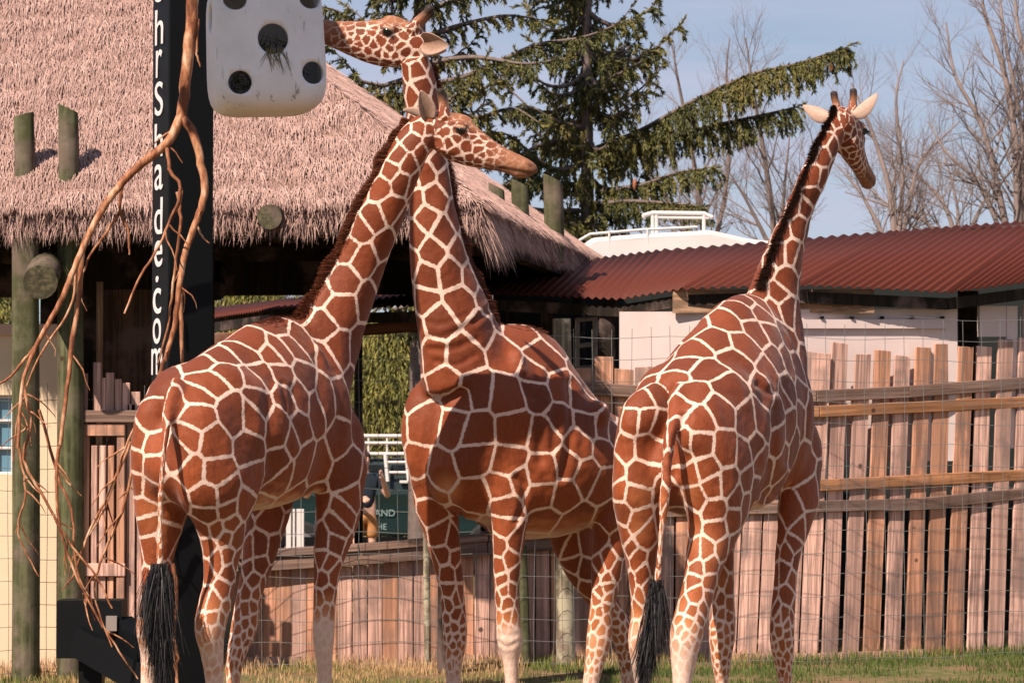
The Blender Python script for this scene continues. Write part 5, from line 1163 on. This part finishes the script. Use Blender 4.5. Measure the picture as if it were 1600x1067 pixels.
G2_SEEDS = (zs(600, 400, Z3, [(225, 110), (380, 90), (440, 250), (290, 370), (575, 235), (550, 380), (160, 260), (430, 560), (335, 700), (230, 930), (440, 770), (660, 540), (500, 740), (690, 780), (385, 950), (505, 980), (840, 650), (690, 330), (870, 560), (860, 760), (980, 740), (720, 960), (990, 890), (890, 990)])
  + zs(600, 680, Z3, [(190, 170), (290, 190), (510, 120), (690, 150), (510, 340), (650, 290), (740, 250), (885, 210), (880, 330), (670, 400), (240, 290), (250, 440), (300, 560), (670, 510), (330, 670), (398, 680), (640, 620), (730, 600), (355, 770), (360, 870), (640, 730), (700, 680), (650, 810), (730, 790), (660, 860), (635, 910), (680, 940), (720, 850), (870, 470), (1000, 330), (390, 590), (425, 760), (620, 970), (690, 1000)])
  + zs(780, 560, Z3, [(90, 230), (80, 430), (70, 560), (190, 70), (230, 220), (330, 170), (345, 320), (470, 240), (490, 370), (450, 470), (590, 510), (490, 650), (360, 760), (580, 390), (220, 640), (640, 430), (380, 590), (240, 880), (590, 700), (430, 900)])
  + zs(780, 767, Z3, [(560, 430), (610, 400), (650, 440), (600, 490), (540, 480), (600, 530), (560, 560), (540, 610), (610, 605), (550, 670), (600, 640), (540, 730), (570, 770), (520, 840), (490, 900), (560, 900), (600, 860), (540, 950), (330, 320), (370, 350), (390, 400), (540, 260), (520, 310)])
  + zs(400, 100, 2.319, [(575, 495), (650, 480), (575, 620), (685, 610), (610, 400), (690, 420)])
  + zs(460, 0, 16 / 3, [(905, 700), (1060, 720), (985, 810), (1020, 590), (1150, 600), (460, 235), (540, 270), (640, 270), (590, 340), (720, 345), (520, 415), (615, 430), (700, 450), (830, 350), (800, 410), (840, 460), (770, 515), (870, 390), (880, 520), (530, 180), (650, 190), (910, 440), (810, 580), (880, 600), (460, 340)]))
G2_GROOVES = [([(838, 620), (842, 660), (845, 720)], .015, 7), ([(860, 580), (866, 640), (862, 700)], .008, 6), ([(890, 600), (893, 650), (888, 710), (875, 745)], .015, 7), ([(905, 620), (910, 670), (903, 720)], .006, 6), ([(820, 590), (826, 640)], .010, 5),
    ([(668, 528), (700, 524), (735, 506), (770, 480)], .005, 5), ([(672, 545), (706, 545), (745, 530)], .006, 4.5), ([(680, 565), (712, 570), (742, 556)], .005, 4), ([(655, 500), (690, 505), (730, 492)], .003, 4),
    ([(740, 505), (765, 480), (778, 455)], .006, 4), ([(688, 740), (700, 775), (718, 800)], .014, 6), ([(806, 745), (818, 760), (815, 790), (806, 815)], .012, 5), ([(778, 1002), (792, 1010), (806, 1004)], .004, 3), ([(782, 990), (795, 994), (808, 990)], .003, 3)]
g.finish('giraffe', 'tall giraffe facing forward with wrinkled chest, muzzle reaching behind the white cube feeder', G2_SEEDS, G2_GROOVES, M_MANE, (0.04, 0.95), 0.10,
    [(1, .21, 1.0, -.85, .05, (0.5, 0.5, -0.3)), (-1, .20, 1.0, -.6, .2, (0.6, -0.3, 0))], [(700, 765, 26, .6), (800, 1000, 40, .3), (930, 1000, 50, .25)],
    ([(1002, 850, 20), (1002, 910, 20), (1002, 980, 20)], .05))
G2 = g
# ---------------------------------------------------------------- giraffe seen from behind, looking away over the shed
g = Giraffe(1055, 17.0, (math.sin(math.radians(26)), math.cos(math.radians(26))))
g.trunk([(1046, 660, 710, .12), (1052, 616, 770, .27), (1062, 588, 800, .35), (1080, 558, 812, .39), (1105, 526, 815, .40), (1135, 490, 808, .39), (1163, 458, 795, .35), (1188, 460, 775, .28), (1208, 505, 740, .19), (1219, 570, 690, .08)])
g.neck([(1192, 570, 0, .28, .30), (1200, 510, .02, .21, .27), (1211, 450, .05, .145, .215), (1224, 398, .09, .110, .165), (1242, 345, .15, .093, .135), (1262, 295, .22, .083, .118), (1283, 245, .28, .077, .108), (1300, 210, .32, .070, .095), (1313, 196, .34, .06, .08)])
g.head(1316, 190, 18.46, (math.sin(math.radians(24)) * .93, math.cos(math.radians(24)) * .93, -.39), (0, 0.2, 1), 0.97)
R34 = Matrix.Rotation(math.radians(-26), 3, 'Z')
blob(g.mb, g.loc(.34, -.14, 2.0), (.24, .36, .32), R34); blob(g.mb, g.loc(.34, .14, 2.0), (.24, .36, .32), R34)
for l in (-1, 1): blob(g.mb, g.loc(.58, l * .28, 2.16), (.075, .13, .09)); blob(g.mb, g.loc(.08, l * .15, 2.04), (.06, .07, .10)); blob(g.mb, g.loc(1.18, l * .22, 2.25), (.07, .07, .26))
blob(g.mb, g.loc(1.30, .17, 2.0), (.16, .26, .42), R34); blob(g.mb, g.loc(1.30, -.17, 2.0), (.16, .26, .42), R34)
g.leg(-.21, [(1022, 645, 54, 2.0, .05), (1008, 706, 52, 2.0), (1000, 768, 45, 1.8), (998, 810, 38, 1.3), (1001, 868, 26, 1.25), (1002, 919, 19, 1.3), (1004, 962, 18.5, 1.35), (1001, 998, 20, 1.3), (1002, 1034, 16, 1.2), (1003, 1067, 12.5, 1.2)], False, 0.08, 0.88)
g.leg(.20, [(1112, 640, 64, 2.2, -.04), (1124, 702, 70, 2.2, -.01), (1121, 765, 60, 2.0), (1115, 815, 47, 1.6), (1104, 862, 34, 1.2), (1092, 916, 26.5, 1.25), (1079, 966, 27, 1.3), (1071, 998, 26, 1.25), (1068, 1034, 20.5, 1.2), (1066, 1067, 15.5, 1.2)], False, 0.08, 0.84)
g.leg(-.19, [(1150, 700, 38, 1.5), (1140, 790, 30, 1.4), (1128, 850, 22, 1.3), (1130, 908, 18, 1.25), (1130, 950, 19, 1.2), (1128, 990, 21.5, 1.15), (1127, 1035, 15.5, 1.1), (1128, 1067, 10.5, 1.1)], True, 0.12, 0.5)
g.leg(.20, [(1252, 680, 34, 1.6, -.03), (1252, 750, 34, 1.5), (1243, 804, 29, 1.4), (1232, 860, 21.5, 1.3), (1227, 908, 18.5, 1.25), (1222, 978, 20, 1.2), (1223, 1014, 18.5, 1.15), (1225, 1045, 13, 1.1), (1226, 1067, 11.5, 1.1)], True, 0.05, 0.5)
g.tail([(1064, 604, 17.0), (1055, 632, 16.84), (1046, 690, 16.68), (1038, 780, 16.62), (1031, 860, 16.64), (1026, 925, 16.66)], [.055, .048, .040, .031, .025, .020])
G3_SEEDS = (zs(940, 540, Z3, [(500, 20), (460, 100), (580, 140), (400, 185), (390, 245), (310, 260), (220, 290), (510, 260), (710, 240), (660, 350), (760, 100), (890, 250), (420, 330), (540, 410), (810, 430), (900, 430), (170, 420), (240, 420), (330, 455), (400, 455), (130, 580), (250, 560), (550, 550), (690, 580), (450, 610), (860, 560), (800, 620), (880, 650), (490, 720), (585, 690), (100, 800), (200, 720), (180, 830), (615, 780), (710, 770), (810, 735), (750, 850), (520, 840), (630, 920), (110, 930), (740, 960), (640, 1020), (500, 990), (200, 990), (860, 810), (800, 900), (90, 700), (1010, 490), (1010, 640), (930, 160), (1030, 230), (1010, 290), (450, 525)])
  + zs(1050, 380, Z3, [(480, 170), (490, 320), (390, 370), (300, 430), (240, 525), (470, 490), (560, 500), (410, 570), (360, 660), (590, 650), (640, 650), (80, 680), (190, 700), (320, 810), (120, 830), (500, 830), (540, 720), (640, 800), (630, 880), (720, 830), (410, 980), (280, 930), (510, 1000), (650, 520), (700, 690), (720, 960), (650, 1010), (600, 950), (600, 300), (525, 130), (590, 60), (670, 60), (650, 200), (630, 350)])
  + zs(1000, 767, Z3, [(410, 100), (420, 210), (515, 160), (580, 110), (290, 200), (305, 340), (370, 330), (310, 430), (400, 410), (290, 490), (400, 510), (300, 580), (390, 600), (460, 330), (450, 480), (235, 640), (285, 670), (270, 730), (355, 670), (210, 720), (250, 800), (340, 715), (880, 220), (860, 290), (820, 350), (800, 440), (850, 500), (840, 130)])
  + zs(780, 767, Z3, [(660, 20), (680, 120), (690, 260), (760, 30), (750, 190), (805, 240), (720, 320), (760, 380), (800, 470), (780, 590), (770, 650)])
  + zs(1080, 110, 2.735, [(570, 370), (610, 330), (570, 290), (530, 455), (565, 460), (490, 590), (520, 540), (440, 590), (465, 660), (430, 760), (385, 690), (460, 810), (385, 790), (415, 900), (500, 720), (320, 850), (280, 890), (290, 960), (300, 1040), (350, 1010), (390, 960), (230, 980)]))
G3_GROOVES = [([(1213, 640), (1207, 690), (1203, 740), (1192, 770)], .018, 7.5), ([(1225, 600), (1232, 660), (1228, 720)], .010, 6), ([(1070, 655), (1057, 690), (1055, 740)], .015, 7), ([(1185, 600), (1200, 612)], .01, 5)]
g.finish('giraffe', 'giraffe seen from behind, thin tail hanging, looking away towards the bare trees', G3_SEEDS, G3_GROOVES, M_MANE_DARK, (0.22, 0.97), 0.075,
    [(1, .19, 1.0, -.25, .42, (0.9, 0, -0.2)), (-1, .21, 1.0, -.25, .48, (0.9, 0.0, -0.2))], [(1005, 770, 34, .35), (1000, 830, 30, .3), (1078, 770, 24, .35), (1075, 830, 22, .25), (1000, 960, 40, .15), (1065, 1010, 40, .15), (1110, 850, 50, .2)],
    ([(1026, 905, 16.66), (1025, 950, 16.64), (1014, 1000, 16.64), (1006, 1065, 16.64)], .045))
G3 = g
